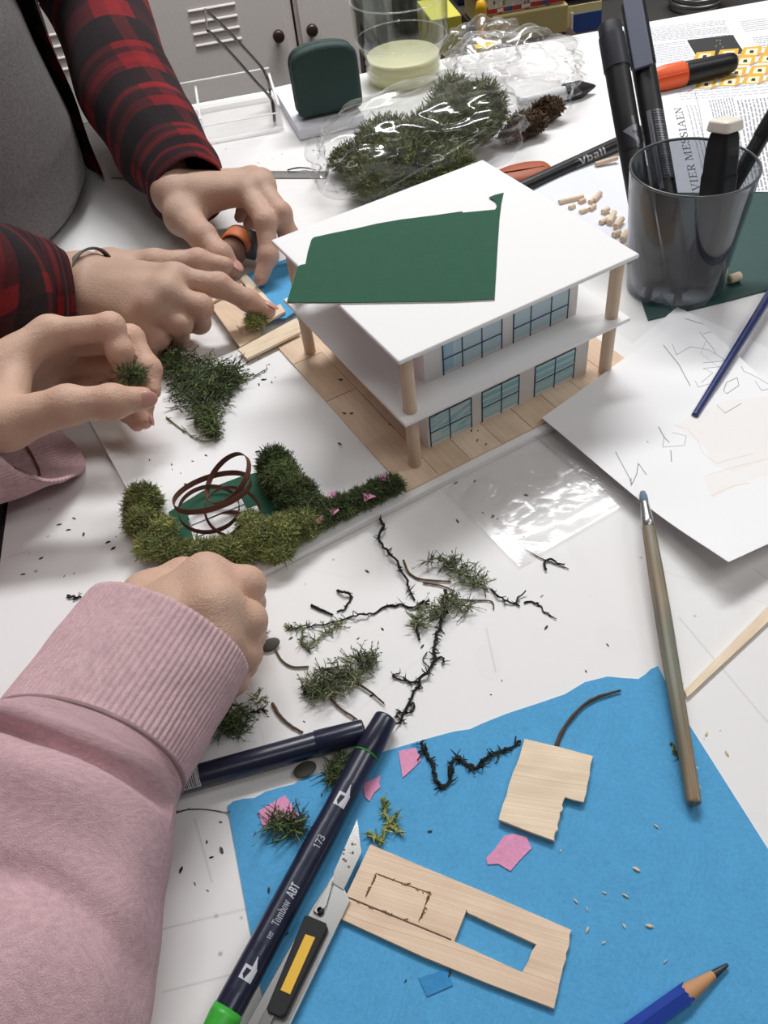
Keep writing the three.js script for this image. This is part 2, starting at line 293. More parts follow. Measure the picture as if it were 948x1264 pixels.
// ---------------------------------------------------------------- house model and its base
const FLOORH = 0.0065, HOUSE_TURN = 0.4346, HF = V(0.019684, 0, -0.37582);
const hl = (u, v, h) => V(HF.x + u * Math.cos(HOUSE_TURN) - v * Math.sin(HOUSE_TURN), TABLE + h, HF.z - u * Math.sin(HOUSE_TURN) - v * Math.cos(HOUSE_TURN));
function hBox(u0, u1, v0, v1, h0, h1, r = 0, turn = 0) {
  const w = u1 - u0, d = v1 - v0, h = h1 - h0;
  const g = r ? new RoundedBoxGeometry(w, h, d, 2, r) : new THREE.BoxGeometry(w, h, d);
  g.translate((u0 + u1) / 2, (h0 + h1) / 2, -(v0 + v1) / 2);
  const b = boxUV(g, turn); b.rotateY(HOUSE_TURN); b.translate(HF.x, TABLE, HF.z); return b;
}
{
  single('base_board', hBox(-0.155, 0.20, -0.0135, 0.195, 0.0003, 0.005, 0.0006), mat.foam, 'white foam board base under the model house and its moss garden', 'board');
  const t = thing('model_house', 'white two storey cardboard model house with dowel columns and blue windows', 'model house', hl(0.086, 0.082, 0.005));
  // balsa floor planks
  reseed(21);
  const tones = [0xf0dcca, 0xe9d4c1, 0xf4e2d1].map((c) => M(c, 0.8, { map: woodT, bumpMap: woodT, bumpScale: 0.0002 }));
  const us = [-0.0085, 0.0155, 0.0395, 0.064, 0.0885, 0.113, 0.1375, 0.162, 0.1835];
  for (let i = 0; i < us.length - 1; i++) {
    const cuts = i === 0 ? [-0.0085, 0.045, 0.098, 0.15, 0.177] : [-0.0085, i % 2 ? 0.09 : 0.11, 0.177];
    for (let j = 0; j < cuts.length - 1; j++) part('floor_plank', hBox(us[i] + 0.0002, us[i + 1] - 0.0002, cuts[j] + 0.0002, cuts[j + 1] - 0.0002, 0.005, FLOORH - 0.0003 * ((i * 3 + j * 2) % 3) * 0.6, 0, Math.PI / 2), tones[(i + j * 2) % 3], t);
  }
  const y1 = FLOORH + 0.0449, y2 = FLOORH + 0.0911, W = 0.1717, D = 0.1647, th = 0.0028, a = 0.0088;
  part('storey_slab', hBox(-0.0005, W, 0, D, y1 - th, y1, 0.0008), mat.foam, t);
  part('roof', hBox(-0.0005, W, 0, D, y2 - 0.003, y2, 0.0012), mat.foam, t);
  for (const [h0, h1] of [[FLOORH, y1 - th], [y1, y2 - 0.003]]) for (const [u, v] of [[a, a], [W - a, a], [a, D - a], [W - a, D - a]]) {
    const A = hl(u, v, h0), B = hl(u, v, h1), L = h1 - h0;
    const g = turned(A, B, [[0, 0], [0, 0.0042], [L, 0.0042], [L, 0]], 20); const uv = g.attributes.uv; for (let i = 0; i < uv.count; i++) uv.setXY(i, uv.getY(i) * L, uv.getX(i) * 0.026);
    part('column', g, mat.dowel, t);
  }
  // wall blocks: four walls each
  const block = (u0, u1, v0, v1, h0, h1) => { const w = 0.002; for (const q of [[u0, u1, v0, v0 + w], [u0, u1, v1 - w, v1], [u0, u0 + w, v0 + w, v1 - w], [u1 - w, u1, v0 + w, v1 - w]]) part('wall_panel', hBox(q[0], q[1], q[2], q[3], h0, h1), mat.foam, t); };
  block(0.0292, 0.1465, 0.0242, 0.140, y1, y2 - 0.003);
  block(0.0235, 0.1525, 0.0158, 0.148, FLOORH, y1 - th);
  const paneTex = canvasTex(256, 256, (c, w) => { reseed(5); c.fillStyle = '#d6eef4'; c.fillRect(0, 0, w, w); for (let i = 0; i < 150; i++) { c.strokeStyle = ['rgba(120,198,226,0.4)', 'rgba(235,247,250,0.6)', 'rgba(150,212,222,0.5)'][i % 3]; c.lineWidth = 3 + 9 * rnd(); const y = rnd() * w, x = rnd() * w, l = 30 + 120 * rnd(); c.beginPath(); c.moveTo(x, y); c.lineTo(x + l, y - l * 0.25); c.stroke(); } });
  const paneTex2 = canvasTex(256, 256, (c, w) => { reseed(6); c.fillStyle = '#c6dfea'; c.fillRect(0, 0, w, w); for (let i = 0; i < 110; i++) { c.strokeStyle = ['rgba(110,175,215,0.5)', 'rgba(245,250,252,0.7)', 'rgba(150,205,225,0.5)'][i % 3]; c.lineWidth = 3 + 9 * rnd(); const y = rnd() * w, x = rnd() * w, l = 30 + 120 * rnd(); c.beginPath(); c.moveTo(x, y); c.lineTo(x + l, y - l * 0.25); c.stroke(); } });
  const inkM = M(0x2c4258, 0.6), pane1 = M(0xeef8fa, 0.35, { map: paneTex }), pane2 = M(0xffffff, 0.35, { map: paneTex2 });
  const windowAt = (cols, h0, mid, h1, v, pm) => {
    const bars = [], l = 0.0004, pr = 0.0004;
    for (const u of cols) bars.push(hBox(u - l, u + l, v - pr, v, h0, h1));
    bars.push(hBox(cols[0], cols[cols.length - 1], v - pr, v, mid - l, mid + l), hBox(cols[0], cols[cols.length - 1], v - pr, v, h1 - l, h1 + l));
    const f = part('window', merge(bars), inkM, t, 'black drawn window bars');
    for (let i = 0; i < cols.length - 1; i++) for (const [q0, q1] of [[h0, mid], [mid, h1]]) {
      const g = hBox(cols[i] + l, cols[i + 1] - l, v - 0.0002, v, q0 + (q0 === h0 ? 0.0022 : l), q1 - l); const p = g.attributes.uv; for (let n = 0; n < p.count; n++) p.setXY(n, p.getX(n) * 18, p.getY(n) * 18);
      part('pane', g, pm, f, 'blue watercolour window pane');
    }
  };
  const up = y1 + 0.0004, um = FLOORH + 0.0572, ut = FLOORH + 0.0715;
  windowAt([0.0428, 0.0570, 0.0716, 0.0867], up, um, ut, 0.0242, pane2);
  windowAt([0.0958, 0.1092, 0.1252, 0.139], up, um - 0.001, ut, 0.0242, pane2);
  const lm = FLOORH + 0.0122, lt = FLOORH + 0.0255;
  for (const c of [[0.0254, 0.0404, 0.0570], [0.0655, 0.0808, 0.0948], [0.1080, 0.1245, 0.1410]]) windowAt(c, FLOORH + 0.0004, lm, lt, 0.0158, pane1);
  // torn green card lying on the roof
  const R = y2, out = [[354, 373], [361, 350], [366.8, 330], [371, 327], [377, 326], [380, 311], [384.4, 296], [387.5, 293], [412, 287.5], [438, 282.5], [466, 276], [495, 271], [535, 266], [570, 261], [571.5, 262.5], [611, 258.8], [613.5, 255], [612, 249], [608, 246], [603.5, 243.6], [611, 240.5], [621.5, 238], [619, 250], [616.6, 269], [614.5, 300], [612.5, 335], [610.5, 369], [560, 371.5], [500, 372.5], [430, 373.4]];
  const gc = thing('green_card', 'torn piece of dark green card lying on the white model roof', 'card', at(490, 330, R));
  part('card_face', board(px(out, R + 0.0011), TABLE + R + 0.0007, 0.0005, { turn: 0.3 }), mat.greenCard, gc);
  const bk = out.map(([x, y]) => [x + (x < 480 ? -0.4 : 0.4), y + (y > 320 ? 1.3 : -0.2)]);
  part('card_backing', board(px(bk, R + 0.0005), TABLE + R + 0.0001, 0.0006), mat.edge, gc, 'white torn backing layer');
  // small dark crumbs on floor are added with the crumbs
}
// ---------------------------------------------------------------- pool piece of blue card and balsa strips
{
  const h = 0.0055, t = thing('pool_piece', 'small blue card pool edged with pale balsa strips beside the model house', 'model pool', at(320, 385, h));
  part('pool_card', board(px([[285, 392], [300, 340], [345, 322], [398, 305], [400, 360], [352, 392]], h + 0.001), TABLE + h - 0.0003, 0.001, { turn: 0.3 }), mat.blueCard, t, 'blue card water');
  const strip = (q, z, m, turn) => part('balsa_strip', board(px(q, z), TABLE + z - 0.0022, 0.0022, { bevel: 0.0002, turn }), m, t);
  strip([[293.5, 431], [305, 442.5], [371, 409.5], [366, 392]], 0.0098, mat.balsaPale, 0.43);
  strip([[252, 366], [276, 352], [322, 412], [296, 428]], 0.0078, mat.balsaFloor, -1.1);
  strip([[300, 412], [352, 384], [346, 375], [292, 401]], 0.0089, mat.balsa, 0.43);
  strip([[296, 345], [303, 337], [345, 384], [336, 389]], 0.0082, mat.balsaPale, -1.1);
  strip([[262, 372], [300, 352], [295, 345], [258, 364]], 0.0105, mat.balsaPale, 0.43);
}
// ---------------------------------------------------------------- moss
const mossPalettes = {
  hedge: [[0.1386, 0.1819, 0.065], [0.2142, 0.2675, 0.093], [0.3275, 0.353, 0.1279], [0.4785, 0.4278, 0.1742]],
  dark: [[0.0447, 0.0646, 0.0292], [0.0871, 0.1291, 0.0499], [0.1367, 0.1832, 0.0707], [0.1987, 0.2368, 0.0832]],
  bag: [[0.03, 0.045, 0.018], [0.085, 0.115, 0.038], [0.18, 0.2, 0.065], [0.3, 0.3, 0.1]],
  pale: [[0.156, 0.195, 0.065], [0.247, 0.286, 0.091], [0.338, 0.364, 0.13], [0.39, 0.39, 0.156]],
  grey: [[0.0825, 0.1103, 0.0578], [0.1485, 0.1811, 0.0908], [0.231, 0.252, 0.132], [0.297, 0.2992, 0.165]],
  black: [[0.006, 0.007, 0.006], [0.01, 0.012, 0.009], [0.014, 0.016, 0.012], [0.02, 0.022, 0.014]],
  brown: [[0.06, 0.035, 0.02], [0.09, 0.05, 0.028], [0.12, 0.07, 0.04], [0.14, 0.09, 0.05]],
};
class Moss {
  constructor(pal) { this.pos = []; this.col = []; this.idx = []; this.pal = mossPalettes[pal]; }
  colour() { const t = rnd() * 2.999, i = Math.floor(t), f = t - i, a = this.pal[i], b = this.pal[i + 1], j = 0.85 + 0.3 * rnd(); return [0, 1, 2].map((k) => (a[k] + (b[k] - a[k]) * f) * j); }
  strand(p, d, L, r, leaves = 3) {
    const pk = 0.78 + 0.6 * noise(p.x * 210, p.y * 210, p.z * 210) + 0.75 * noise(p.x * 75, p.y * 75, p.z * 75), c = this.colour().map((v) => v * Math.max(0.45, pk + 0.2)), side = V(rnd() - 0.5, rnd() - 0.5, rnd() - 0.5).cross(d).normalize(), bin = side.clone().cross(d).normalize();
    const bend = V(rnd() - 0.5, rnd() - 0.5, rnd() - 0.5).multiplyScalar(L * 0.9);
    const b0 = this.pos.length / 3;
    for (let i = 0; i < 3; i++) {
      const t = i / 2, q = p.clone().addScaledVector(d, L * t).addScaledVector(bend, t * t), rad = r * [1, 0.85, 0.3][i];
      for (let j = 0; j < 3; j++) { const a = j * 2.094; this.pos.push(q.x + (side.x * Math.cos(a) + bin.x * Math.sin(a)) * rad, q.y + (side.y * Math.cos(a) + bin.y * Math.sin(a)) * rad, q.z + (side.z * Math.cos(a) + bin.z * Math.sin(a)) * rad); this.col.push(...c); }
    }
    for (let i = 0; i < 2; i++) for (let j = 0; j < 3; j++) { const a = b0 + i * 3 + j, b = b0 + i * 3 + (j + 1) % 3; this.idx.push(a, b, a + 3, b, b + 3, a + 3); }
    for (let k = 0; k < leaves; k++) {
      const t = 0.25 + 0.75 * rnd(), q = p.clone().addScaledVector(d, L * t).addScaledVector(bend, t * t), an = rnd() * 6.28;
      const o = side.clone().multiplyScalar(Math.cos(an)).addScaledVector(bin, Math.sin(an)).addScaledVector(d, 0.6).normalize(), w = o.clone().cross(d).normalize().multiplyScalar(r * 0.9), l = L * (0.18 + 0.2 * rnd());
      const b = this.pos.length / 3, e = q.clone().addScaledVector(o, l);
      this.pos.push(q.x - w.x, q.y - w.y, q.z - w.z, q.x + w.x, q.y + w.y, q.z + w.z, e.x, e.y, e.z); for (let m = 0; m < 3; m++) this.col.push(...c); this.idx.push(b, b + 1, b + 2);
    }
  }
  // heap of ellipsoid lumps [centre, rx, ry, rz]
  lump(c, rx, ry, rz, n, L, r, floorY) {
    const core = new THREE.IcosahedronGeometry(1, 3), p = core.attributes.position, dk = this.pal[1];
    const b = this.pos.length / 3;
    for (let i = 0; i < p.count; i++) { const x = p.getX(i), y = p.getY(i), z = p.getZ(i), k = 0.78 + 0.16 * noise(x * 2.5 + c.x * 40, y * 2.5, z * 2.5 + c.z * 40); this.pos.push(c.x + x * rx * k, Math.max(floorY, c.y + y * ry * k), c.z + z * rz * k); this.col.push(...dk); this.idx.push(b + i); }
    for (let i = 0; i < n; i++) {
      const th = rnd() * 6.283, cy = -0.35 + 1.35 * rnd(), s = Math.sqrt(Math.max(0, 1 - cy * cy)), o = V(Math.cos(th) * s, cy, Math.sin(th) * s), k = 0.72 + 0.2 * rnd();
      const q = V(c.x + o.x * rx * k, Math.max(floorY + r, c.y + o.y * ry * k), c.z + o.z * rz * k);
      const d = V(o.x / rx, o.y / ry, o.z / rz).normalize().add(V(rr(-0.7, 0.7), rr(-0.2, 0.6), rr(-0.7, 0.7))).normalize();
      if (d.y < 0) d.y *= 0.2;
      this.strand(q, d, L * rr(0.6, 1.4), r * rr(0.7, 1.3));
    }
  }
  // loose tangle spread flat in an ellipse of pixels
  spread(list, n, L, r, y, rise) { for (let i = 0; i < n; i++) { const [x, yy, rad] = list[Math.floor(rnd() * list.length)], a = rnd() * 6.283, k = Math.sqrt(rnd()) * rad, q = at(x + Math.cos(a) * k, yy + Math.sin(a) * k * 0.8, y); q.y += r + rnd() * rise; const d = V(rr(-1, 1), rr(-0.15, 0.45), rr(-1, 1)).normalize(); this.strand(q, d, L * rr(0.5, 1.4), r * rr(0.9, 1.6), 4); } }
  // stem through points with side shoots
  stem(pts0, r, shoots, L, sr) {
    const c0 = new THREE.CatmullRomCurve3(pts0, false, 'centripetal'), m0 = pts0.length * 3, pts = []; for (let i = 0; i <= m0; i++) { const q = c0.getPointAt(i / m0), j = i && i < m0 ? Math.min(r, 0.0009) * (shoots > 7 ? 1 : 0.15) : 0; pts.push(V(q.x + rr(-j, j), q.y + rr(-j, j) * 0.4, q.z + rr(-j, j))); }
    r *= 0.85; sr *= 1.25;
    const g = tube(pts, (t) => r * (1 - 0.35 * t) * (1 + 0.25 * noise(t * 9, pts[0].x * 90, 1)), pts.length * 3, 5), b = this.pos.length / 3, c = this.colour(), p = g.attributes.position;
    for (let i = 0; i < p.count; i++) { this.pos.push(p.getX(i), p.getY(i), p.getZ(i)); this.col.push(...c); } for (const k of g.index.array) this.idx.push(b + k);
    const cv = new THREE.CatmullRomCurve3(pts, false, 'centripetal');
    for (let i = 0; i < shoots; i++) { const t = rnd(), q = cv.getPointAt(t), tg = cv.getTangentAt(t), d = tg.multiplyScalar(rr(-0.3, 1)).add(V(rr(-1, 1), rr(-0.05, 0.5), rr(-1, 1))).normalize(); this.strand(q, d, L * rr(0.5, 1.5), sr * rr(0.7, 1.3), 2); }
  }
  geo(minY) {
    if (minY !== undefined) for (let i = 1; i < this.pos.length; i += 3) if (this.pos[i] < minY) this.pos[i] = minY;
    const g = new THREE.BufferGeometry(); g.setAttribute('position', new THREE.Float32BufferAttribute(this.pos, 3)); g.setAttribute('color', new THREE.Float32BufferAttribute(this.col, 3)); g.setIndex(this.idx); g.computeVertexNormals(); return g;
  }
}
const BOARD = 0.005;
// hedges on the base board: lumps given as [px, py of the foot, half width m, half height m, strands]
function hedge(label, lumps, pal = 'hedge', seedN = 1) {
  reseed(seedN * 977 + 3); const m = new Moss(pal), y = TABLE + BOARD;
  for (const [x, yy, rx, ry, n] of lumps) { const c = at(x, yy, BOARD); c.y = y + ry * 0.55; m.lump(c, rx, ry, rx * 0.85, Math.round(n * 1.5), 0.0031, 0.00030, y + 0.0002); }
  return single('moss_hedge', m.geo(y + 0.0001), mat.moss, label, 'moss', 'moss hedges of the model garden');
}
hedge('rounded green moss bush at the outer corner of the model garden', [[183, 632, 0.0115, 0.015, 900], [180, 655, 0.011, 0.012, 700], [200, 662, 0.011, 0.010, 600], [172, 640, 0.008, 0.010, 350]], 'hedge', 1);
hedge('low moss hedge along the board edge beside the pink cuffed fist', [[190, 682, 0.010, 0.009, 520], [215, 688, 0.010, 0.008, 520], [240, 690, 0.010, 0.008, 520], [265, 690, 0.010, 0.009, 520], [290, 688, 0.011, 0.010, 560]], 'hedge', 2);
hedge('tall dark green moss bush behind the brown paper rings', [[345, 592, 0.0115, 0.018, 900], [352, 606, 0.013, 0.016, 900], [368, 622, 0.0135, 0.014, 900], [382, 638, 0.013, 0.011, 700], [335, 590, 0.007, 0.012, 350]], 'dark', 3);
hedge('broad green moss mound in front of the brown paper rings', [[322, 678, 0.0125, 0.013, 900], [350, 668, 0.013, 0.012, 800], [374, 657, 0.012, 0.011, 700], [300, 690, 0.011, 0.009, 500], [345, 685, 0.011, 0.009, 500], [312, 655, 0.008, 0.010, 350]], 'hedge', 4);
hedge('thin dark moss hedge with pink paper flowers beside the balsa floor', [[402, 642, 0.010, 0.009, 520], [425, 632, 0.009, 0.008, 480], [447, 623, 0.008, 0.008, 440], [466, 614, 0.008, 0.008, 420], [484, 606, 0.007, 0.007, 360]], 'dark', 5);
// flat felt green under the rings, paper strips
single('green_felt', board(px([[208, 632], [250, 606], [300, 587], [332, 580], [345, 600], [345, 665], [320, 668], [300, 622], [232, 640], [243, 680], [212, 684]], BOARD + 0.001), TABLE + BOARD + 0.0001, 0.0009, { turn: 0.2 }), mat.greenCard, 'flat dark green card lawn under the brown paper rings', 'card');
[[[232, 636], [296, 611], [301, 621], [236, 647]], [[237, 649], [302, 623], [308, 634], [242, 662]], [[243, 664], [309, 637], [317, 651], [250, 681]], [[306, 628], [317, 624], [331, 655], [318, 660]]].forEach((q, i) => single('paper_strip', board(px(q, BOARD + 0.0022), TABLE + BOARD + 0.0011 + i * 0.0002, 0.0006), mat.paper, 'narrow white paper strip laid under the brown paper rings', 'paper', 'white paper strips under the rings'));
// ring sculpture
{
  const base = at(265, 650, BOARD); const t = thing('ring_sculpture', 'sculpture of interlocking brown paper rings standing in the moss garden', 'sculpture', base);
  const ring = (cx, cy, h, R, tiltX, tiltZ, w = 0.0028, squash = 1) => {
    const pr = [new THREE.Vector2(R, -w / 2), new THREE.Vector2(R + 0.0004, -w / 2), new THREE.Vector2(R + 0.0004, w / 2), new THREE.Vector2(R, w / 2), new THREE.Vector2(R, -w / 2)];
    const g = new THREE.LatheGeometry(pr, 56); g.scale(1, 1, squash); g.rotateX(tiltX); g.rotateZ(tiltZ); const c = at(cx, cy, h); g.translate(c.x, c.y, c.z); part('paper_ring', g, mat.brownPaper, t);
  };
  ring(281, 591, 0.027, 0.0175, 0.05, 0.55, 0.0036);
  ring(262, 607, 0.024, 0.0240, -0.34, 0.10, 0.0036);
  ring(258, 628, 0.018, 0.0180, 0.05, -0.12, 0.0036);
  ring(288, 632, 0.016, 0.0170, 0.25, -0.45, 0.0034);
  ring(272, 652, 0.010, 0.0150, -0.25, 0.25, 0.0034);
}
// pink paper flowers folded in the hedge
[[410, 613, 0.010], [393, 640, 0.010], [412, 631, 0.0105], [455, 614, 0.0105], [474, 592, 0.0105]].forEach(([x, y, h], i) => {
  reseed(60 + i); const c = at(x, y, BOARD + h), s = 0.0044 * rr(0.85, 1.15);
  const g = new THREE.BufferGeometry(), a = rr(0, 6.28), pt = [];
  const q = [0, 1, 2, 3, 4].map((k) => { const an = a + k * 1.257, r = s * rr(0.7, 1.15); return V(c.x + Math.cos(an) * r, c.y + (k % 2 ? 0.0022 : -0.0008) + 0.0006 * rnd(), c.z + Math.sin(an) * r); });
  for (let k = 0; k < 5; k++) { const e = q[(k + 1) % 5]; pt.push(c.x, c.y, c.z, q[k].x, q[k].y, q[k].z, e.x, e.y, e.z); }
  for (let k = 0; k < 5; k++) { const e = q[(k + 1) % 5], o = 0.0003; pt.push(c.x, c.y - o, c.z, e.x, e.y - o, e.z, q[k].x, q[k].y - o, q[k].z); pt.push(q[k].x, q[k].y, q[k].z, q[k].x, q[k].y - o, q[k].z, e.x, e.y, e.z, e.x, e.y, e.z, q[k].x, q[k].y - o, q[k].z, e.x, e.y - o, e.z); }
  g.setAttribute('position', new THREE.Float32BufferAttribute(pt, 3)); g.computeVertexNormals(); g.setAttribute('uv', new THREE.Float32BufferAttribute(new Float32Array(pt.length / 3 * 2), 2));
  single('paper_flower', g, mat.pinkPaper, 'tiny crumpled pink paper flower stuck in the dark moss hedge', 'paper flower', 'pink paper flowers in the hedge');
});
// ---------------------------------------------------------------- loose moss and twigs
function sprig(name, label, pal, build, category = 'moss', minY = TABLE + 0.0001) { const m = new Moss(pal); build(m); return single(name, m.geo(minY), mat.moss, label, category); }
const line = (list, h) => list.map(([x, y, k]) => at(x, y, (k || 0) + h));
reseed(400);
sprig('moss_pile', 'heap of loose dark green moss lying on the white board below the pointing hand', 'dark', (m) => {
  m.spread([[225, 465, 26], [250, 470, 28], [240, 492, 26], [262, 500, 24], [272, 478, 22], [255, 520, 16], [215, 452, 16], [285, 470, 16], [262, 535, 9]], 1900, 0.0062, 0.00035, BOARD, 0.011);
  for (const l of [[[270, 460], [300, 470], [330, 455]], [[265, 470], [300, 462], [322, 463]], [[205, 515], [225, 530], [252, 545], [272, 542]], [[245, 500], [262, 530], [268, 545]]]) m.stem(line(l, BOARD + 0.001), 0.0006, 14, 0.004, 0.0003);
}, 'moss', TABLE + BOARD + 0.0001);
sprig('moss_twig', 'black wiry twig reaching up towards the base board edge', 'black', (m) => m.stem(line([[469, 640, 0.001], [474, 650, 0.002], [467, 664, 0.002], [480, 682, 0.003], [490, 694, 0.001], [500, 714, 0.002], [512, 741, 0]], 0.0008), 0.0010, 46, 0.0026, 0.00035), 'twig');
sprig('moss_twig', 'long thin black twig ending in a grey green moss tuft', 'black', (m) => { m.stem(line([[527, 745], [512, 749], [495, 747], [478, 749], [460, 757], [443, 759, 0.002], [430, 763], [405, 770], [379, 774]], 0.0009), 0.0008, 30, 0.0026, 0.0003); m.pal = mossPalettes.grey; m.stem(line([[428, 765], [405, 780], [380, 795], [371, 792]], 0.0012), 0.0006, 60, 0.0045, 0.0003); m.stem(line([[380, 772], [362, 776], [352, 772]], 0.001), 0.0005, 40, 0.0032, 0.0003); m.stem(line([[376, 775], [372, 795], [382, 803]], 0.001), 0.0006, 24, 0.003, 0.0003); }, 'twig');
sprig('moss_twig', 'thick black knotted twig pointing down to the marker cap', 'black', (m) => { m.stem(line([[549, 728, 0.002], [548, 745], [547, 759, 0.002], [540, 780], [535, 800, 0.001], [535, 818], [524, 832, 0.002], [517, 843], [512, 856], [503, 870], [493, 893]], 0.0011), 0.0012, 70, 0.003, 0.0004); m.stem(line([[535, 815], [546, 812], [547, 821]], 0.001), 0.0006, 8, 0.002, 0.0003); m.stem(line([[517, 843], [500, 840], [485, 834], [493, 832]], 0.001), 0.0007, 16, 0.0026, 0.0003); m.stem(line([[503, 870], [512, 868], [507, 880], [490, 880], [500, 893]], 0.001), 0.0006, 20, 0.0026, 0.0003); m.stem(line([[527, 805], [522, 815], [530, 824]], 0.001), 0.0004, 3, 0.002, 0.0003); }, 'twig');
sprig('moss_twig', 'pale brown bent stem beside the feathery grey moss sprig', 'brown', (m) => { m.stem(line([[498, 691, 0.003], [504, 706], [516, 714], [557, 718]], 0.001), 0.0009, 2, 0.001, 0.0003); m.stem(line([[522, 719], [545, 723], [562, 730]], 0.001), 0.0007, 2, 0.001, 0.0003); }, 'twig');
sprig('moss_sprig', 'feathery grey green moss sprig beyond the knotted black twig', 'grey', (m) => { m.stem(line([[522, 694, 0.004], [540, 690, 0.003], [556, 694, 0.002], [575, 712, 0.002], [600, 725]], 0.001), 0.0006, 60, 0.005, 0.0003); m.spread([[565, 705, 15], [578, 717, 14], [592, 722, 10], [556, 700, 9]], 150, 0.0055, 0.0003, 0, 0.006); });
sprig('moss_twig', 'small curled black twig at the tip of the feathery sprig', 'black', (m) => { m.stem(line([[607, 728], [620, 739, 0.001], [634, 744], [640, 737], [649, 729, 0.002]], 0.0008), 0.0007, 14, 0.002, 0.0003); m.stem(line([[634, 744], [642, 748]], 0.0008), 0.0006, 3, 0.002, 0.0003); }, 'twig');
sprig('moss_twig', 'short wavy black twig lying apart on the bare table', 'black', (m) => m.stem(line([[647, 744], [658, 743], [667, 748], [674, 757], [687, 764]], 0.0008), 0.0006, 8, 0.0014, 0.0003), 'twig');
sprig('moss_twig', 'thin straight brown stem with a hooked end', 'brown', (m) => m.stem(line([[562, 740], [585, 741], [606, 742], [609, 746], [609, 752]], 0.0008), 0.0006, 2, 0.001, 0.0002), 'twig');
sprig('moss_sprig', 'small green moss tuft where the black twigs cross', 'grey', (m) => { m.spread([[525, 762, 17], [515, 772, 10], [545, 755, 10], [572, 752, 10], [560, 742, 10]], 210, 0.0052, 0.0003, 0, 0.005); m.pal = mossPalettes.black; m.stem(line([[513, 772], [518, 790]], 0.0012), 0.001, 4, 0.002, 0.0003); m.stem(line([[512, 750], [522, 742], [530, 742]], 0.0012), 0.001, 14, 0.002, 0.0003); });
sprig('moss_twig', 'curled black hook shaped twig near the short black stick', 'black', (m) => m.stem(line([[416, 729], [425, 731, 0.002], [433, 736], [430, 745], [424, 752], [416, 755]], 0.0009), 0.0009, 16, 0.0016, 0.0003), 'twig');
sprig('moss_twig', 'short straight black stick lying beside the hooked twig', 'black', (m) => m.stem(line([[384, 747], [397, 753], [411, 759]], 0.0011), 0.0011, 2, 0.001, 0.0003), 'twig');
sprig('moss_sprig', 'spread green moss sprig with brown stems above the dark marker', 'grey', (m) => { m.spread([[400, 845, 14], [420, 835, 17], [440, 822, 15], [455, 818, 12], [405, 855, 14], [385, 852, 10], [430, 845, 13]], 420, 0.0062, 0.0003, 0, 0.007); m.pal = mossPalettes.brown; m.stem(line([[397, 824], [420, 836], [445, 846], [460, 856], [474, 868]], 0.0016), 0.0009, 4, 0.002, 0.0003); m.stem(line([[408, 862], [420, 874], [441, 888]], 0.0014), 0.0009, 3, 0.002, 0.0003); m.pal = mossPalettes.black; m.stem(line([[372, 848], [380, 855], [395, 858]], 0.001), 0.0007, 22, 0.003, 0.0003); });
sprig('moss_sprig', 'dark green moss sprig lying between pink cuff and dark marker', 'dark', (m) => { m.spread([[285, 885, 15], [292, 900, 14], [280, 905, 12], [300, 885, 9], [268, 880, 8]], 230, 0.006, 0.0003, 0, 0.008); m.stem(line([[258, 882], [272, 874], [285, 890], [295, 912]], 0.001), 0.0009, 40, 0.004, 0.0003); m.pal = mossPalettes.pale; m.spread([[322, 866, 8]], 24, 0.004, 0.0003, 0, 0.005); m.pal = mossPalettes.black; m.stem(line([[310, 880], [318, 876], [326, 878]], 0.001), 0.0007, 16, 0.003, 0.0003); });
sprig('moss_twig', 'slightly bent olive stem resting against the dark marker', 'brown', (m) => m.stem(line([[336, 868], [344, 881], [356, 893], [374, 904]], 0.0012), 0.0011, 1, 0.001, 0.0003), 'twig');
sprig('moss_twig', 'black branching twig lying along the torn edge of blue card', 'black', (m) => { m.stem(line([[520, 916, 0.002], [527, 930], [534, 945], [538, 960], [544, 972], [552, 967], [557, 955], [560, 938], [566, 936], [576, 943], [590, 946], [602, 937], [614, 930], [628, 924], [643, 915]], 0.0016), 0.0012, 90, 0.0034, 0.0004); }, 'twig', TABLE + 0.0009);
sprig('moss_twig', 'curved brown stem lying on blue card behind the notched balsa piece', 'brown', (m) => m.stem(line([[686, 922], [693, 905], [702, 890], [714, 876], [730, 864], [748, 857], [766, 852]], 0.0022), 0.0012, 0, 0.001, 0.0003), 'twig', TABLE + 0.0009);
sprig('moss_sprig', 'yellow green branching moss sprig on blue card beside the knife blade', 'pale', (m) => { m.stem(line([[474, 984, 0.003], [475, 1000], [477, 1018], [468, 1044]], 0.002), 0.0013, 40, 0.003, 0.0004); m.stem(line([[477, 1018], [487, 1012], [492, 1003, 0.003]], 0.002), 0.0012, 24, 0.003, 0.0004); m.stem(line([[470, 1040], [460, 1032], [455, 1025]], 0.002), 0.001, 16, 0.003, 0.0004); m.stem(line([[478, 1018], [490, 1026], [495, 1030]], 0.002), 0.001, 14, 0.003, 0.0004); }, 'moss', TABLE + 0.0009);
sprig('moss_sprig', 'flat dark moss tuft lying on the square pink paper', 'dark', (m) => { m.spread([[352, 1023, 15], [340, 1020, 9], [366, 1020, 10]], 150, 0.007, 0.0003, 0.001, 0.004); }, 'moss', TABLE + 0.0009);
sprig('moss_sprig', 'small green moss tuft half hidden under the long marker', 'dark', (m) => { m.spread([[414, 953, 12], [424, 943, 10], [408, 962, 6]], 130, 0.006, 0.0003, 0.001, 0.003); }, 'moss', TABLE + 0.0002);
sprig('moss_twig', 'tiny dark forked twig lying by the paintbrush handle', 'dark', (m) => { m.stem(line([[827, 917], [834, 927], [842, 936]], 0.0015), 0.0008, 14, 0.003, 0.0003); }, 'twig', TABLE + 0.0009);
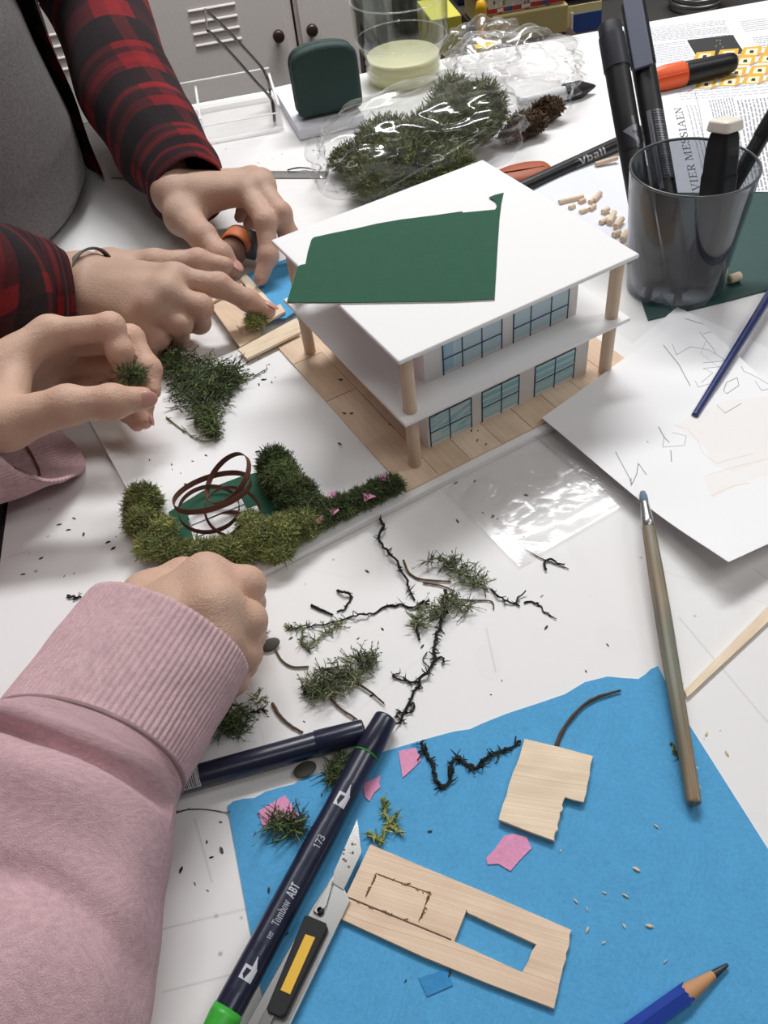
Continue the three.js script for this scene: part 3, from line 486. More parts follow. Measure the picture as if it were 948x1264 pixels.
sprig('moss_twig', 'thin grey needle with a black curl beside the empty clear bag', 'black', (m) => { m.pal = mossPalettes.brown; m.stem(line([[648, 678], [670, 690], [702, 702]], 0.0008), 0.0005, 0, 0.002, 0.0003); m.pal = mossPalettes.black; m.stem(line([[674, 703], [672, 694], [680, 690], [688, 695], [697, 697]], 0.0014), 0.0009, 6, 0.001, 0.0003); }, 'twig');
sprig('moss_twig', 'thin black thread of twig between pink sleeve and blue card', 'black', (m) => m.stem(line([[205, 1008], [228, 1000], [252, 999], [280, 1003]], 0.0005), 0.0004, 4, 0.002, 0.0002), 'twig');
sprig('moss_twig', 'tiny black twig curl beside the pink cuff on the bare table', 'black', (m) => { m.stem(line([[83, 735], [90, 737], [100, 737]], 0.0009), 0.0009, 10, 0.0014, 0.0003); m.stem(line([[90, 741], [95, 739]], 0.0009), 0.0006, 2, 0.001, 0.0003); }, 'twig');
sprig('moss_twig', 'short dark twig lying on the steel ruler', 'black', (m) => m.stem(line([[355, 210], [362, 208, 0.002], [375, 207], [390, 210]], 0.0022), 0.0009, 4, 0.002, 0.0003), 'twig');
// seed leaves
function seedLeaf(x, y, r, h, label, stemPts) {
  const c = at(x, y, h), t = thing('seed_leaf', label, 'leaf', at(x, y, 0)); const g = new THREE.SphereGeometry(1, 18, 10); g.scale(r, 0.0007, r * 0.66); g.rotateY(0.3); g.rotateX(0.15); g.translate(c.x, c.y + 0.0012, c.z);
  part('leaf_blade', g, M(0x3c3a30, 0.6), t); if (stemPts) part('stem', tube(line(stemPts, 0.001), 0.0006, 16, 5), mat.brownTwig, t);
}
seedLeaf(334, 797, 0.0056, 0.0012, 'round dark seed leaf with a curved stem beside the fist', [[340, 802], [348, 815], [361, 823], [381, 823]]);
seedLeaf(377, 951, 0.0058, 0.0012, 'flat brown seed leaf lying between dark marker and blue card');
sprig('moss_sprig', 'little grey green moss sprig touching the round seed leaf', 'grey', (m) => { m.stem(line([[328, 775], [326, 785], [330, 795]], 0.0012), 0.0005, 22, 0.003, 0.0003); m.stem(line([[318, 752], [322, 758], [320, 766]], 0.001), 0.0004, 3, 0.002, 0.0002); });
// crumbs
{
  const g0 = new THREE.IcosahedronGeometry(0.0011, 1); { const p = g0.attributes.position; for (let i = 0; i < p.count; i++) { const x = p.getX(i), y = p.getY(i), z = p.getZ(i), k = 1 + 0.6 * noise(x * 900, y * 900, z * 900); p.setXYZ(i, x * k * 1.7, Math.max(y * k * 0.7, -0.0005), z * k); } g0.computeVertexNormals(); }
  const cm = [M(0x1c1d18, 0.9), M(0x3a3b2a, 0.9), M(0x5b4f3a, 0.9)], wm = M(0xd9c4a6, 0.9);
  const spots = []; reseed(808);
  const region = (n, x0, x1, y0, y1, h, kind) => { for (let i = 0; i < n; i++) spots.push([rr(x0, x1), rr(y0, y1), h, kind]); };
  region(16, 20, 150, 640, 760, 0, 0); region(14, 430, 760, 660, 880, 0, 0); region(10, 330, 480, 770, 900, 0, 0); region(6, 220, 275, 1000, 1120, 0, 0); region(8, 185, 260, 840, 900, 0, 0); region(10, 290, 345, 440, 480, BOARD, 0); region(8, 180, 320, 545, 600, BOARD, 0); region(9, 320, 620, 990, 1220, 0.001, 0); region(10, 700, 830, 1010, 1200, 0.001, 1); region(6, 860, 900, 890, 980, 0, 1); region(8, 560, 700, 580, 650, 0, 0); region(5, 370, 400, 165, 210, 0, 0); region(5, 395, 480, 440, 560, FLOORH, 0); region(4, 540, 600, 530, 560, FLOORH, 0);
  spots.push([340, 466, BOARD, 0], [582, 532, FLOORH, 0], [481, 524, FLOORH, 0], [100, 733, 0, 0], [274, 1050, 0, 0], [332, 1099, 0.001, 0], [872, 906, 0, 1], [745, 1164, 0.001, 1], [692, 1050, 0.001, 1]);
  const kinds = { board: 'tiny dark moss crumb lying on the white model board', table: 'tiny dark moss crumb scattered on the white table', blue: 'tiny dark moss crumb on the blue card', wood: 'tiny pale wood crumb left from cutting balsa' };
  for (const [x, y, h, kind] of spots) {
    const key = kind ? 'wood' : h > 0.004 ? 'board' : h > 0 ? 'blue' : 'table';
    const m = new THREE.Mesh(g0, kind ? wm : cm[Math.floor(rnd() * 3)]); m.name = numbered(kind ? 'wood_crumb' : 'moss_crumb'); const p = at(x, y, h); const s = rr(0.25, 0.75); m.position.set(p.x, p.y + 0.0005 * s, p.z); m.rotation.y = rr(0, 6.28); m.scale.set(s, s, s * rr(0.5, 1)); m.castShadow = m.receiveShadow = true; scene.add(m);
    tag(m, kinds[key], 'crumb', { wood: 'wood crumbs', board: 'moss crumbs on the model board', blue: 'moss crumbs on the blue card', table: 'moss crumbs on the table' }[key]);
  }
}
// ---------------------------------------------------------------- people: hands, sleeves and torsos
function handMesh(d, elbow, scale, tint) {
  const W = at(...d.w), J = {}; for (const k of 'imrpt') J[k] = d[k].map((q) => at(...q));
  const R = { i: [0.0098, 0.0090, 0.0080, 0.0064], m: [0.0100, 0.0092, 0.0082, 0.0066], r: [0.0096, 0.0087, 0.0077, 0.0062], p: [0.0085, 0.0076, 0.0067, 0.0055], t: [0.0135, 0.0110, 0.0100, 0.0074] };
  const palm = [], fingers = [];
  const mid = (a, b, t) => mix3(a, b, t);
  const acrossDir = J.i[0].clone().sub(J.p[0]).normalize();
  const wI = W.clone().addScaledVector(acrossDir, 0.011 * scale), wP = W.clone().addScaledVector(acrossDir, -0.011 * scale);
  for (const k of 'imrp') { const w = { i: wI, m: mid(wI, wP, 0.33), r: mid(wI, wP, 0.66), p: wP }[k]; palm.push(capsule(w, J[k][0], 0.0155 * scale, R[k][0] * 1.12 * scale)); }
  palm.push(capsule(J.i[0], J.m[0], 0.0105 * scale, 0.0105 * scale), capsule(J.m[0], J.r[0], 0.0105 * scale, 0.010 * scale), capsule(J.r[0], J.p[0], 0.010 * scale, 0.009 * scale));
  palm.push(capsule(wI, J.t[0], 0.0155 * scale, 0.0145 * scale), capsule(J.t[0], J.t[1], 0.0150 * scale, 0.0115 * scale), capsule(J.t[0], mid(J.i[0], W, 0.35), 0.0125 * scale, 0.010 * scale));
  palm.push(capsule(wI, elbow, 0.0165 * scale, 0.030 * scale), capsule(wP, elbow, 0.0160 * scale, 0.030 * scale));
  for (const k of 'imrpt') {
    const r = R[k].map((v) => v * scale), c = [];
    for (let s = k === 't' ? 1 : 0; s < 3; s++) c.push(capsule(J[k][s], J[k][s + 1], r[s] * (s ? 0.97 : 1), r[s + 1] * 0.98));
    for (let s = 1; s < 3; s++) { const q = J[k][s], rad = r[s] * 1.06; c.push((x, y, z) => Math.hypot(x - q.x, y - q.y, z - q.z) - rad); }
    fingers.push(c);
  }
  const sdf = (x, y, z) => {
    let p = 1; for (const c of palm) p = smin(p, c(x, y, z), 0.008 * scale);
    let f = 1; for (const ch of fingers) { let e = 1; for (const c of ch) e = smin(e, c(x, y, z), 0.0035 * scale); f = smin(f, e, 0.0012); }
    return smin(p, f, 0.0045 * scale);
  };
  const pts = [W, elbow, ...'imrpt'.split('').flatMap((k) => J[k])];
  const min = V(1e9, 1e9, 1e9), max = min.clone().negate(); for (const q of pts) { min.min(q); max.max(q); }
  // fine grid around the hand and the near half of the forearm
  const handPts = [mid(W, elbow, 0.45), ...pts.filter((q) => q !== elbow)]; const hmin = V(1e9, 1e9, 1e9), hmax = hmin.clone().negate(); for (const q of handPts) { hmin.min(q); hmax.max(q); }
  hmin.subScalar(0.034); hmax.addScalar(0.034);
  const g = netMesh(sdf, hmin, hmax, 0.0022);
  const p = g.attributes.position, col = new Float32Array(p.count * 3), knots = 'imrpt'.split('').flatMap((k) => [J[k][1], J[k][2], J[k][3]]);
  for (let i = 0; i < p.count; i++) {
    const x = p.getX(i), y = p.getY(i), z = p.getZ(i);
    let red = 0; for (const q of knots) red = Math.max(red, 1 - Math.hypot(x - q.x, y - q.y, z - q.z) / 0.016);
    red = Math.max(0, red); const n = 0.05 * noise(x * 90, y * 90, z * 90) + 0.04 * noise(x * 300, y * 300, z * 300);
    col[i * 3] = tint[0] * (1 + n + 0.02 * red); col[i * 3 + 1] = tint[1] * (1 + n * 1.4 - 0.13 * red); col[i * 3 + 2] = tint[2] * (1 + n * 1.5 - 0.13 * red);
  }
  g.setAttribute('color', new THREE.BufferAttribute(col, 3));
  return { g, J, W };
}
function nail(J, r, toward, parent) {     // small plate on the last finger bone, facing a direction
  const d = J[3].clone().sub(J[2]).normalize(), n = toward.clone().addScaledVector(d, -toward.dot(d)).normalize(), s = n.clone().cross(d);
  const g = new THREE.SphereGeometry(1, 14, 10); g.scale(r * 0.66, r * 0.20, r * 0.88);
  const c = J[3].clone().addScaledVector(d, r * 0.05).addScaledVector(n, r * 0.80);
  g.applyMatrix4(new THREE.Matrix4().makeBasis(s, n, d)); g.translate(c.x, c.y, c.z);
  return part('fingernail', g, P(0xcf9a8e, 0.3, { clearcoat: 0.3 }), parent);
}
// a sleeve: rings along a centre line; list of [point, radius]; fold(t, angle) adds metres
function sleeve(list, { fold = () => 0, seg = 70, radial = 56, flat = 1, uvScale = [1, 1], lip = 0.012, openStart = true, slant = 0 } = {}) {
  const curve = new THREE.CatmullRomCurve3(list.map((q) => q[0]), false, 'centripetal');
  const rad = (t) => { const x = t * (list.length - 1), i = Math.min(list.length - 2, Math.floor(x)), f = x - i, s = f * f * (3 - 2 * f); return list[i][1] * (1 - s) + list[i + 1][1] * s; };
  const pos = [], idx = [], uv = []; const up = V(0, 1, 0), L = curve.getLength();
  const rows = [];
  if (openStart) { rows.push([lip / L * 2.2, -0.0032], [lip / L, -0.0026], [0.0008, -0.0016]); }
  for (let i = 0; i <= seg; i++) rows.push([i / seg, 0]);
  for (const [t, dr] of rows) {
    const p = curve.getPoint(t), tg = curve.getTangent(t), s = up.clone().cross(tg).normalize(), n = tg.clone().cross(s).normalize();
    for (let j = 0; j <= radial; j++) {
      const a = j / radial * Math.PI * 2, r = rad(t) + dr + fold(t, a) * (dr ? 1 : 1);
      const q = p.clone().addScaledVector(s, Math.cos(a) * r).addScaledVector(n, Math.sin(a) * r * flat);
      if (slant) q.addScaledVector(tg, slant * (Math.sin(a) * 0.5 + 0.5) * (1 - t));
      if (q.y < TABLE + 0.0008 && q.y > TABLE - 0.06 && tableUnder(q)) q.y = TABLE + 0.0008 + (dr ? 0.001 : 0);
      pos.push(q.x, q.y, q.z); uv.push(j / radial * 2 * Math.PI * rad(t) * uvScale[0], t * L * uvScale[1]);
    }
  }
  const w = radial + 1; for (let i = 0; i < rows.length - 1; i++) for (let j = 0; j < radial; j++) { const a = i * w + j; idx.push(a, a + 1, a + w, a + 1, a + w + 1, a + w); }
  const g = new THREE.BufferGeometry(); g.setAttribute('position', new THREE.Float32BufferAttribute(pos, 3)); g.setAttribute('uv', new THREE.Float32BufferAttribute(uv, 2)); g.setIndex(idx); g.computeVertexNormals();
  return g;
}
function tableUnder(q) { const a = q.x * Math.cos(ROOM_TURN) - q.z * Math.sin(ROOM_TURN), b = -q.x * Math.sin(ROOM_TURN) - q.z * Math.cos(ROOM_TURN); return a > -0.204 && a < 1.05 && b > -0.21 && b < 1.046; }
const hands = {
  // left hand of the pink sweatshirt: pinching moss
  pinch: { w: [-52, 492, 0.062], i: [[62, 412, 0.078], [136, 404, 0.080], [148, 434, 0.068], [151, 452, 0.060]], m: [[70, 424, 0.055], [160, 419, 0.062], [183, 456, 0.050], [187, 482, 0.043]], r: [[72, 444, 0.034], [146, 452, 0.038], [174, 498, 0.034], [178, 519, 0.031]], p: [[70, 464, 0.018], [130, 474, 0.022], [158, 508, 0.024], [169, 523, 0.023]], t: [[6, 524, 0.066], [84, 500, 0.074], [138, 496, 0.073], [176, 492, 0.066]] },
  // left hand of the plaid shirt
  far: { w: [216, 236, 0.042], i: [[306, 238, 0.052], [328, 274, 0.045], [331, 316, 0.026], [322, 344, 0.014]], m: [[322, 232, 0.052], [346, 264, 0.045], [357, 292, 0.028], [364, 310, 0.016]], r: [[322, 226, 0.046], [334, 250, 0.032], [318, 268, 0.018], [308, 276, 0.014]], p: [[312, 220, 0.038], [318, 244, 0.024], [302, 260, 0.014], [296, 268, 0.011]], t: [[226, 268, 0.036], [250, 292, 0.036], [272, 315, 0.028], [288, 332, 0.018]] },
  // right hand of the plaid shirt, pointing
  point: { w: [92, 352, 0.044], i: [[216, 344, 0.052], [270, 352, 0.042], [307, 371, 0.028], [331, 384, 0.0185]], m: [[204, 362, 0.052], [247, 379, 0.040], [246, 398, 0.020], [232, 402, 0.012]], r: [[188, 378, 0.047], [222, 400, 0.034], [220, 416, 0.017], [207, 419, 0.012]], p: [[168, 392, 0.040], [196, 418, 0.027], [194, 428, 0.014], [182, 429, 0.011]], t: [[136, 332, 0.036], [192, 326, 0.038], [244, 323, 0.032], [278, 328, 0.026]] },
  // right hand of the pink sweatshirt, closed
  fist: { w: [150, 812, 0.046], i: [[254, 712, 0.058], [304, 722, 0.050], [307, 744, 0.028], [290, 752, 0.014]], m: [[266, 748, 0.060], [305, 766, 0.046], [306, 786, 0.024], [290, 786, 0.012]], r: [[266, 788, 0.052], [300, 806, 0.036], [298, 818, 0.018], [284, 814, 0.011]], p: [[254, 820, 0.042], [286, 838, 0.026], [282, 844, 0.014], [270, 838, 0.010]], t: [[186, 742, 0.032], [226, 716, 0.032], [266, 712, 0.024], [290, 722, 0.014]] },
};
const skinA = [0.52, 0.335, 0.25], skinB = [0.62, 0.40, 0.295];
const T_ = (x, y, z) => V(x, TABLE + y, z);
// torso surface with a neck: ellipse rings from hip to neck, [height above table, centre x, centre z, half depth, half width]
function torso(rings, seg = 60, rough = 0.004) {
  const pos = [], idx = [], uv = [], N = 48, c = rings;
  for (let i = 0; i <= N; i++) {
    const t = i / N * (c.length - 1), k = Math.min(c.length - 2, Math.floor(t)), f = t - k, s = f * f * (3 - 2 * f), q = c[k].map((v, n) => v * (1 - s) + c[k + 1][n] * s);
    for (let j = 0; j <= seg; j++) { const a = j / seg * Math.PI * 2, e = 1 + rough * 6 * noise(Math.cos(a) * 1.5, q[0] * 14, Math.sin(a) * 1.5); pos.push(q[1] + Math.cos(a) * q[3] * e, TABLE + q[0], q[2] + Math.sin(a) * q[4] * e); uv.push(j / seg * 0.75, q[0]); }
  }
  const w = seg + 1; for (let i = 0; i < N; i++) for (let j = 0; j < seg; j++) { const a = i * w + j; idx.push(a, a + w, a + 1, a + 1, a + w, a + w + 1); }
  const g = new THREE.BufferGeometry(); g.setAttribute('position', new THREE.Float32BufferAttribute(pos, 3)); g.setAttribute('uv', new THREE.Float32BufferAttribute(uv, 2)); g.setIndex(idx); g.computeVertexNormals(); return g;
}
function colourAll(g, c) { const a = new Float32Array(g.attributes.position.count * 3); for (let i = 0; i < a.length; i++) a[i] = c[i % 3]; g.setAttribute('color', new THREE.BufferAttribute(a, 3)); return g; }
const skinParts = (list) => boxUV(mergeGeometries(list.map((g) => { for (const k of Object.keys(g.attributes)) if (!['position', 'normal', 'color'].includes(k)) g.deleteAttribute(k); return g; })));
function limbs(list, c) {      // coarse skin under the clothes, joined by a smooth minimum
  const caps = list.map(([A, B, a, b]) => capsule(A, B, a, b)), min = V(1e9, 1e9, 1e9), max = min.clone().negate();
  for (const [A, B, a, b] of list) for (const q of [A, B]) { min.min(q.clone().subScalar(Math.max(a, b) + 0.03)); max.max(q.clone().addScalar(Math.max(a, b) + 0.03)); }
  return colourAll(netMesh((x, y, z) => { let d = 1; for (const k of caps) d = smin(d, k(x, y, z), 0.03); return d; }, min, max, 0.012), c);
}
{ // person in the open plaid shirt
  const farElbow = at(104, -25, 0.130), nearElbow = at(-70, 352, 0.100), farSh = T_(-0.33, 0.38, -0.99), nearSh = T_(-0.42, 0.36, -0.60);
  const t = thing('person', 'person in open red and black plaid shirt over grey sweater, pointing with one hand', 'person', V(-0.42, 0, -0.77));
  const far = handMesh(hands.far, farElbow, 0.98, skinA), near = handMesh(hands.point, nearElbow, 0.98, skinA);
  const body = limbs([[far.W.clone().lerp(farElbow, 0.3), farElbow, 0.021, 0.028], [farElbow, T_(-0.285, 0.27, -0.985), 0.028, 0.032], [T_(-0.285, 0.27, -0.985), farSh, 0.032, 0.036], [near.W.clone().lerp(nearElbow, 0.3), nearElbow, 0.021, 0.028], [nearElbow, T_(-0.40, 0.22, -0.60), 0.028, 0.032], [T_(-0.40, 0.22, -0.60), nearSh, 0.032, 0.036], [farSh, T_(-0.39, 0.33, -0.80), 0.034, 0.05], [nearSh, T_(-0.39, 0.33, -0.80), 0.034, 0.05], [T_(-0.41, 0.32, -0.77), T_(-0.42, -0.12, -0.77), 0.075, 0.08], [T_(-0.40, 0.36, -0.77), T_(-0.38, 0.46, -0.77), 0.05, 0.05]], skinA);
  const b = part('body', skinParts([far.g, near.g, body]), mat.skin, t, 'bare hands, one pointing with its index finger');
  nail(near.J.i, 0.0068, V(0.2, 1, -0.3), b); nail(far.J.t, 0.0075, V(0.6, 0.8, 0.2), b);
  const greyM = M(0x8d8887, 0.95, { map: heatherT, bumpMap: heatherT, bumpScale: 0.0006 });
  part('sweater', torso([[0.0, -0.357, -0.815, 0.085, 0.125], [0.008, -0.357, -0.815, 0.102, 0.138], [0.022, -0.357, -0.815, 0.112, 0.145], [0.07, -0.357, -0.815, 0.116, 0.148], [0.16, -0.362, -0.815, 0.112, 0.150], [0.27, -0.375, -0.81, 0.105, 0.155], [0.36, -0.395, -0.80, 0.085, 0.12], [0.40, -0.405, -0.77, 0.062, 0.068], [0.41, -0.40, -0.77, 0.056, 0.06]]), greyM, t, 'grey heather sweater');
  part('trousers', torso([[-0.32, -0.42, -0.775, 0.13, 0.17], [-0.12, -0.385, -0.80, 0.108, 0.146], [0.03, -0.366, -0.815, 0.098, 0.132]], 60, 0.006), M(0x3a3a3d, 0.9, { map: heatherT, bumpMap: grainT, bumpScale: 0.0008 }), t, 'dark grey jeans waist');
  const pm = M(0xd8b8bc, 0.95, { map: plaidT, bumpMap: fleeceT, bumpScale: 0.0004 });
  const foldA = (k) => (tt, a) => 0.0035 * noise(tt * 9 + k, Math.cos(a) * 1.3, Math.sin(a) * 1.3) + 0.0028 * Math.sin(tt * 34 + 2.2 * Math.sin(a + k)) * Math.max(0, Math.cos(a * 1 + k)) - 0.002 * Math.max(0, 1 - tt * 14);
  part('shirt_sleeve', sleeve([[at(240, 243, 0.038), 0.034], [at(222, 215, 0.046), 0.038], [at(190, 165, 0.060), 0.044], [at(150, 92, 0.084), 0.048], [farElbow, 0.054], [T_(-0.285, 0.27, -0.985), 0.058], [farSh, 0.064], [T_(-0.39, 0.345, -0.84), 0.070]], { fold: foldA(0.4), slant: 0.010, uvScale: [5.5, 5.5] }), pm, t, 'red and black plaid sleeve');
  part('shirt_sleeve', sleeve([[at(74, 362, 0.046), 0.036], [at(50, 362, 0.052), 0.041], [at(10, 360, 0.064), 0.047], [nearElbow, 0.052], [T_(-0.40, 0.22, -0.60), 0.058], [nearSh, 0.064], [T_(-0.395, 0.345, -0.74), 0.070]], { fold: foldA(2.1), uvScale: [5.5, 5.5] }), pm, t, 'red and black plaid sleeve');
  // open shirt front panels: curved sheets wrapping the torso sides
  const panel = (a0, a1, flare) => { const pos = [], idx = [], uv = [], n = 26, m = 30; for (let layer = 0; layer < 2; layer++) for (let i = 0; i <= m; i++) for (let j = 0; j <= n; j++) { const h = -0.13 + 0.50 * i / m, a = a0 + (a1 - a0) * j / n, w = 1 + 0.05 * noise(a * 3, h * 12, flare) + 0.05 * Math.sin(a * 14 + h * 8) * 0.35; const fl = h < 0.05 ? 1 + (0.05 - h) * flare : 1, sh = h > 0.27 ? 1 - (h - 0.27) * 1.9 : 1, k = layer ? 1 : 0.985; pos.push(-0.358 + Math.cos(a) * 0.124 * w * fl * k * sh, TABLE + h, -0.815 + Math.sin(a) * 0.160 * w * fl * k * sh); uv.push((a - a0) * 0.16 * 5.5, h * 5.5); } const w1 = n + 1, off = (m + 1) * w1; for (let i = 0; i < m; i++) for (let j = 0; j < n; j++) { const a = i * w1 + j; idx.push(a, a + 1, a + w1, a + 1, a + w1 + 1, a + w1); idx.push(off + a, off + a + w1, off + a + 1, off + a + 1, off + a + w1, off + a + w1 + 1); } const g = new THREE.BufferGeometry(); g.setAttribute('position', new THREE.Float32BufferAttribute(pos, 3)); g.setAttribute('uv', new THREE.Float32BufferAttribute(uv, 2)); g.setIndex(idx); g.computeVertexNormals(); return g; };
  part('shirt_front', panel(-0.30, -2.6, 0.0), pm, t, 'open plaid shirt front'); part('shirt_front', panel(1.05, 2.6, 0.3), pm, t, 'open plaid shirt front');
  // bracelet of thin cords with a bead cluster
  const wc = near.W.clone().lerp(near.J.m[0], 0.17), ax = near.J.m[0].clone().sub(near.W).normalize();
  const cordM = M(0x4a443f, 0.5), goldM = M(0xa99a6a, 0.35, { metalness: 0.8 }); const br = [], acr = near.J.i[0].clone().sub(near.J.p[0]); acr.addScaledVector(ax, -acr.dot(ax)).normalize();
  for (let k = 0; k < 3; k++) { const g = new THREE.TorusGeometry(0.0312, 0.0011, 6, 48); g.scale(1, 0.78, 1); g.rotateY((k - 1) * 0.12); g.applyMatrix4(new THREE.Matrix4().makeBasis(acr, ax.clone().cross(acr), ax)); const c = wc.clone().addScaledVector(ax, (k - 1) * 0.0022); g.translate(c.x, c.y, c.z); br.push(g); }
  const brm = part('bracelet', merge(br), cordM, t, 'thin dark cord bracelet');
  const toCam = camera.position.clone().sub(wc).normalize(), bead = wc.clone().addScaledVector(toCam.addScaledVector(ax, -toCam.dot(ax)).normalize(), 0.0262); const bg = []; for (let k = 0; k < 6; k++) { const s = new THREE.SphereGeometry(0.0018, 10, 8); s.translate(bead.x + 0.0022 * Math.cos(k * 1.05), bead.y + 0.001, bead.z + 0.0022 * Math.sin(k * 1.05) + 0.004); bg.push(s); } part('bead', merge(bg), goldM, brm, 'pale gold bead cluster');
}
const pinkRib = M(0xddb9be, 0.95, { map: fleeceT }), pinkFleece = M(0xdab4ba, 0.95, { map: fleeceT, bumpMap: fleeceT, bumpScale: 0.0006 });
{ // person in the pink sweatshirt
  const nearElbow = at(-28, 1300, 0.052), farElbow = T_(-0.36, 0.06, -0.36), nearSh = T_(-0.42, 0.36, 0.02), farSh = T_(-0.47, 0.36, -0.36);
  const t = thing('person', 'person in a pale pink sweatshirt pinching a tuft of moss above the board', 'person', V(-0.52, 0, -0.17));
  const pinch = handMesh(hands.pinch, farElbow, 1.0, skinB), fist = handMesh(hands.fist, nearElbow, 1.0, skinB);
  const body = limbs([[pinch.W.clone().lerp(farElbow, 0.3), farElbow, 0.021, 0.028], [farElbow, T_(-0.44, 0.2, -0.40), 0.028, 0.032], [T_(-0.44, 0.2, -0.40), farSh, 0.032, 0.036], [fist.W.clone().lerp(nearElbow, 0.3), nearElbow, 0.021, 0.028], [nearElbow, T_(-0.28, 0.10, 0.03), 0.028, 0.030], [T_(-0.28, 0.10, 0.03), T_(-0.38, 0.26, 0.03), 0.030, 0.034], [T_(-0.38, 0.26, 0.03), nearSh, 0.034, 0.036], [farSh, T_(-0.48, 0.33, -0.17), 0.034, 0.05], [nearSh, T_(-0.48, 0.33, -0.17), 0.034, 0.05], [T_(-0.48, 0.32, -0.17), T_(-0.50, -0.12, -0.17), 0.075, 0.08], [T_(-0.47, 0.36, -0.17), T_(-0.45, 0.46, -0.17), 0.05, 0.05]], skinB);
  const b = part('body', skinParts([pinch.g, fist.g, body]), mat.skin, t, 'bare hands, one pinching moss, one closed');
  nail(pinch.J.t, 0.0078, V(0.25, 0.55, 0.9), b); nail(pinch.J.i, 0.0066, V(0.9, 0.4, 0.3), b); nail(pinch.J.r, 0.0062, V(0.9, -0.1, 0.5), b);
  part('sweatshirt', torso([[-0.20, -0.51, -0.17, 0.13, 0.17], [-0.10, -0.50, -0.17, 0.125, 0.165], [0.1, -0.50, -0.17, 0.125, 0.165], [0.26, -0.49, -0.17, 0.115, 0.175], [0.36, -0.48, -0.17, 0.085, 0.125], [0.40, -0.475, -0.17, 0.062, 0.07], [0.41, -0.47, -0.17, 0.056, 0.06]]), pinkFleece, t, 'pink sweatshirt body');
  part('trousers', torso([[-0.40, -0.52, -0.17, 0.15, 0.18], [-0.28, -0.52, -0.17, 0.14, 0.175], [-0.18, -0.51, -0.17, 0.12, 0.16]]), M(0x55536a, 0.9, { map: heatherT }), t, 'blue grey trousers');
  // ribbed cuffs: ribs run along the arm
  const rib = (tt, a) => 0.0007 * Math.abs(Math.sin(a * 46));
  const cuffRows = [[at(206, 784, 0.044), 0.0455], [at(166, 843, 0.044), 0.0460], [at(104, 932, 0.046), 0.0460]];
  part('cuff', sleeve(cuffRows, { fold: (tt, a) => rib(tt, a) + 0.0012 * noise(tt * 3, Math.cos(a) * 2, Math.sin(a) * 2), seg: 26, radial: 460, flat: 0.86 }), pinkRib, t, 'ribbed pink cuff');
  const foldB = (t7, a) => { const tt = t7 * 7 / 6; const arch = Math.max(0, Math.sin(a)), k = Math.min(1, tt / 0.07); return k * k * 0.0042 * Math.exp(-Math.pow((tt - 0.13 - 0.06 * Math.cos(a)) / 0.035, 2)) * (0.3 + 0.7 * arch) - 0.0085 * Math.exp(-Math.pow((tt - 0.175 - 0.075 * Math.cos(a)) / 0.014, 2)) * Math.sqrt(arch) - 0.006 * Math.exp(-Math.pow((tt - 0.40 - 0.03 * Math.cos(a * 2)) / 0.018, 2)) * Math.max(0, Math.sin(a + 0.5)) + k * 0.0055 * Math.exp(-Math.pow((tt - 0.235 - 0.08 * Math.cos(a)) / 0.045, 2)) * arch + 0.004 * Math.sin(tt * 30 + 1.6 * Math.cos(a)) * Math.exp(-Math.pow(tt - 0.5, 2) * 8) * arch + k * 0.004 * noise(tt * 7, Math.cos(a) * 1.4, Math.sin(a) * 1.4); };
  part('sleeve', sleeve([[at(106, 929, 0.046), 0.0465], [at(84, 968, 0.048), 0.0480], [at(56, 1080, 0.050), 0.0480], [nearElbow, 0.051], [T_(-0.28, 0.10, 0.03), 0.062], [T_(-0.38, 0.26, 0.03), 0.064], [nearSh, 0.066], [T_(-0.475, 0.345, -0.10), 0.072]], { fold: foldB, seg: 150, radial: 90, flat: 0.88, lip: 0.004 }), pinkFleece, t, 'pink sweatshirt sleeve');
  const seamPts = []; { const c0 = at(106, 929, 0.046), c1 = at(84, 968, 0.048), tg = c1.clone().sub(c0).normalize(), s = V(0, 1, 0).cross(tg).normalize(), n = tg.clone().cross(s).normalize(); for (let k = 0; k < 40; k++) { const a = k / 40 * 6.2832; seamPts.push(c0.clone().addScaledVector(tg, 0.0012).addScaledVector(s, Math.cos(a) * 0.0469).addScaledVector(n, Math.sin(a) * 0.0469 * 0.88)); } }
  part('cuff_seam', tube(seamPts, 0.0012, 120, 6, true), pinkFleece, t);
  part('cuff', sleeve([[at(84, 516, 0.039), 0.0385], [at(50, 526, 0.040), 0.0395], [at(-60, 556, 0.046), 0.0400]], { fold: (tt, a) => rib(tt, a) + 0.003 * noise(tt * 3 + 5, Math.cos(a) * 1.6, Math.sin(a) * 1.6), seg: 24, radial: 460, flat: 0.95, lip: 0.02, slant: 0.075 }), pinkRib, t, 'ribbed pink cuff');
  part('sleeve', sleeve([[at(-58, 555, 0.046), 0.0405], [at(-90, 572, 0.050), 0.046], [farElbow, 0.054], [T_(-0.44, 0.2, -0.40), 0.062], [farSh, 0.066], [T_(-0.48, 0.345, -0.24), 0.072]], { fold: (tt, a) => 0.004 * noise(tt * 6 + 3, Math.cos(a) * 1.5, Math.sin(a) * 1.5), lip: 0.004 }), pinkFleece, t, 'pink sweatshirt sleeve');
}
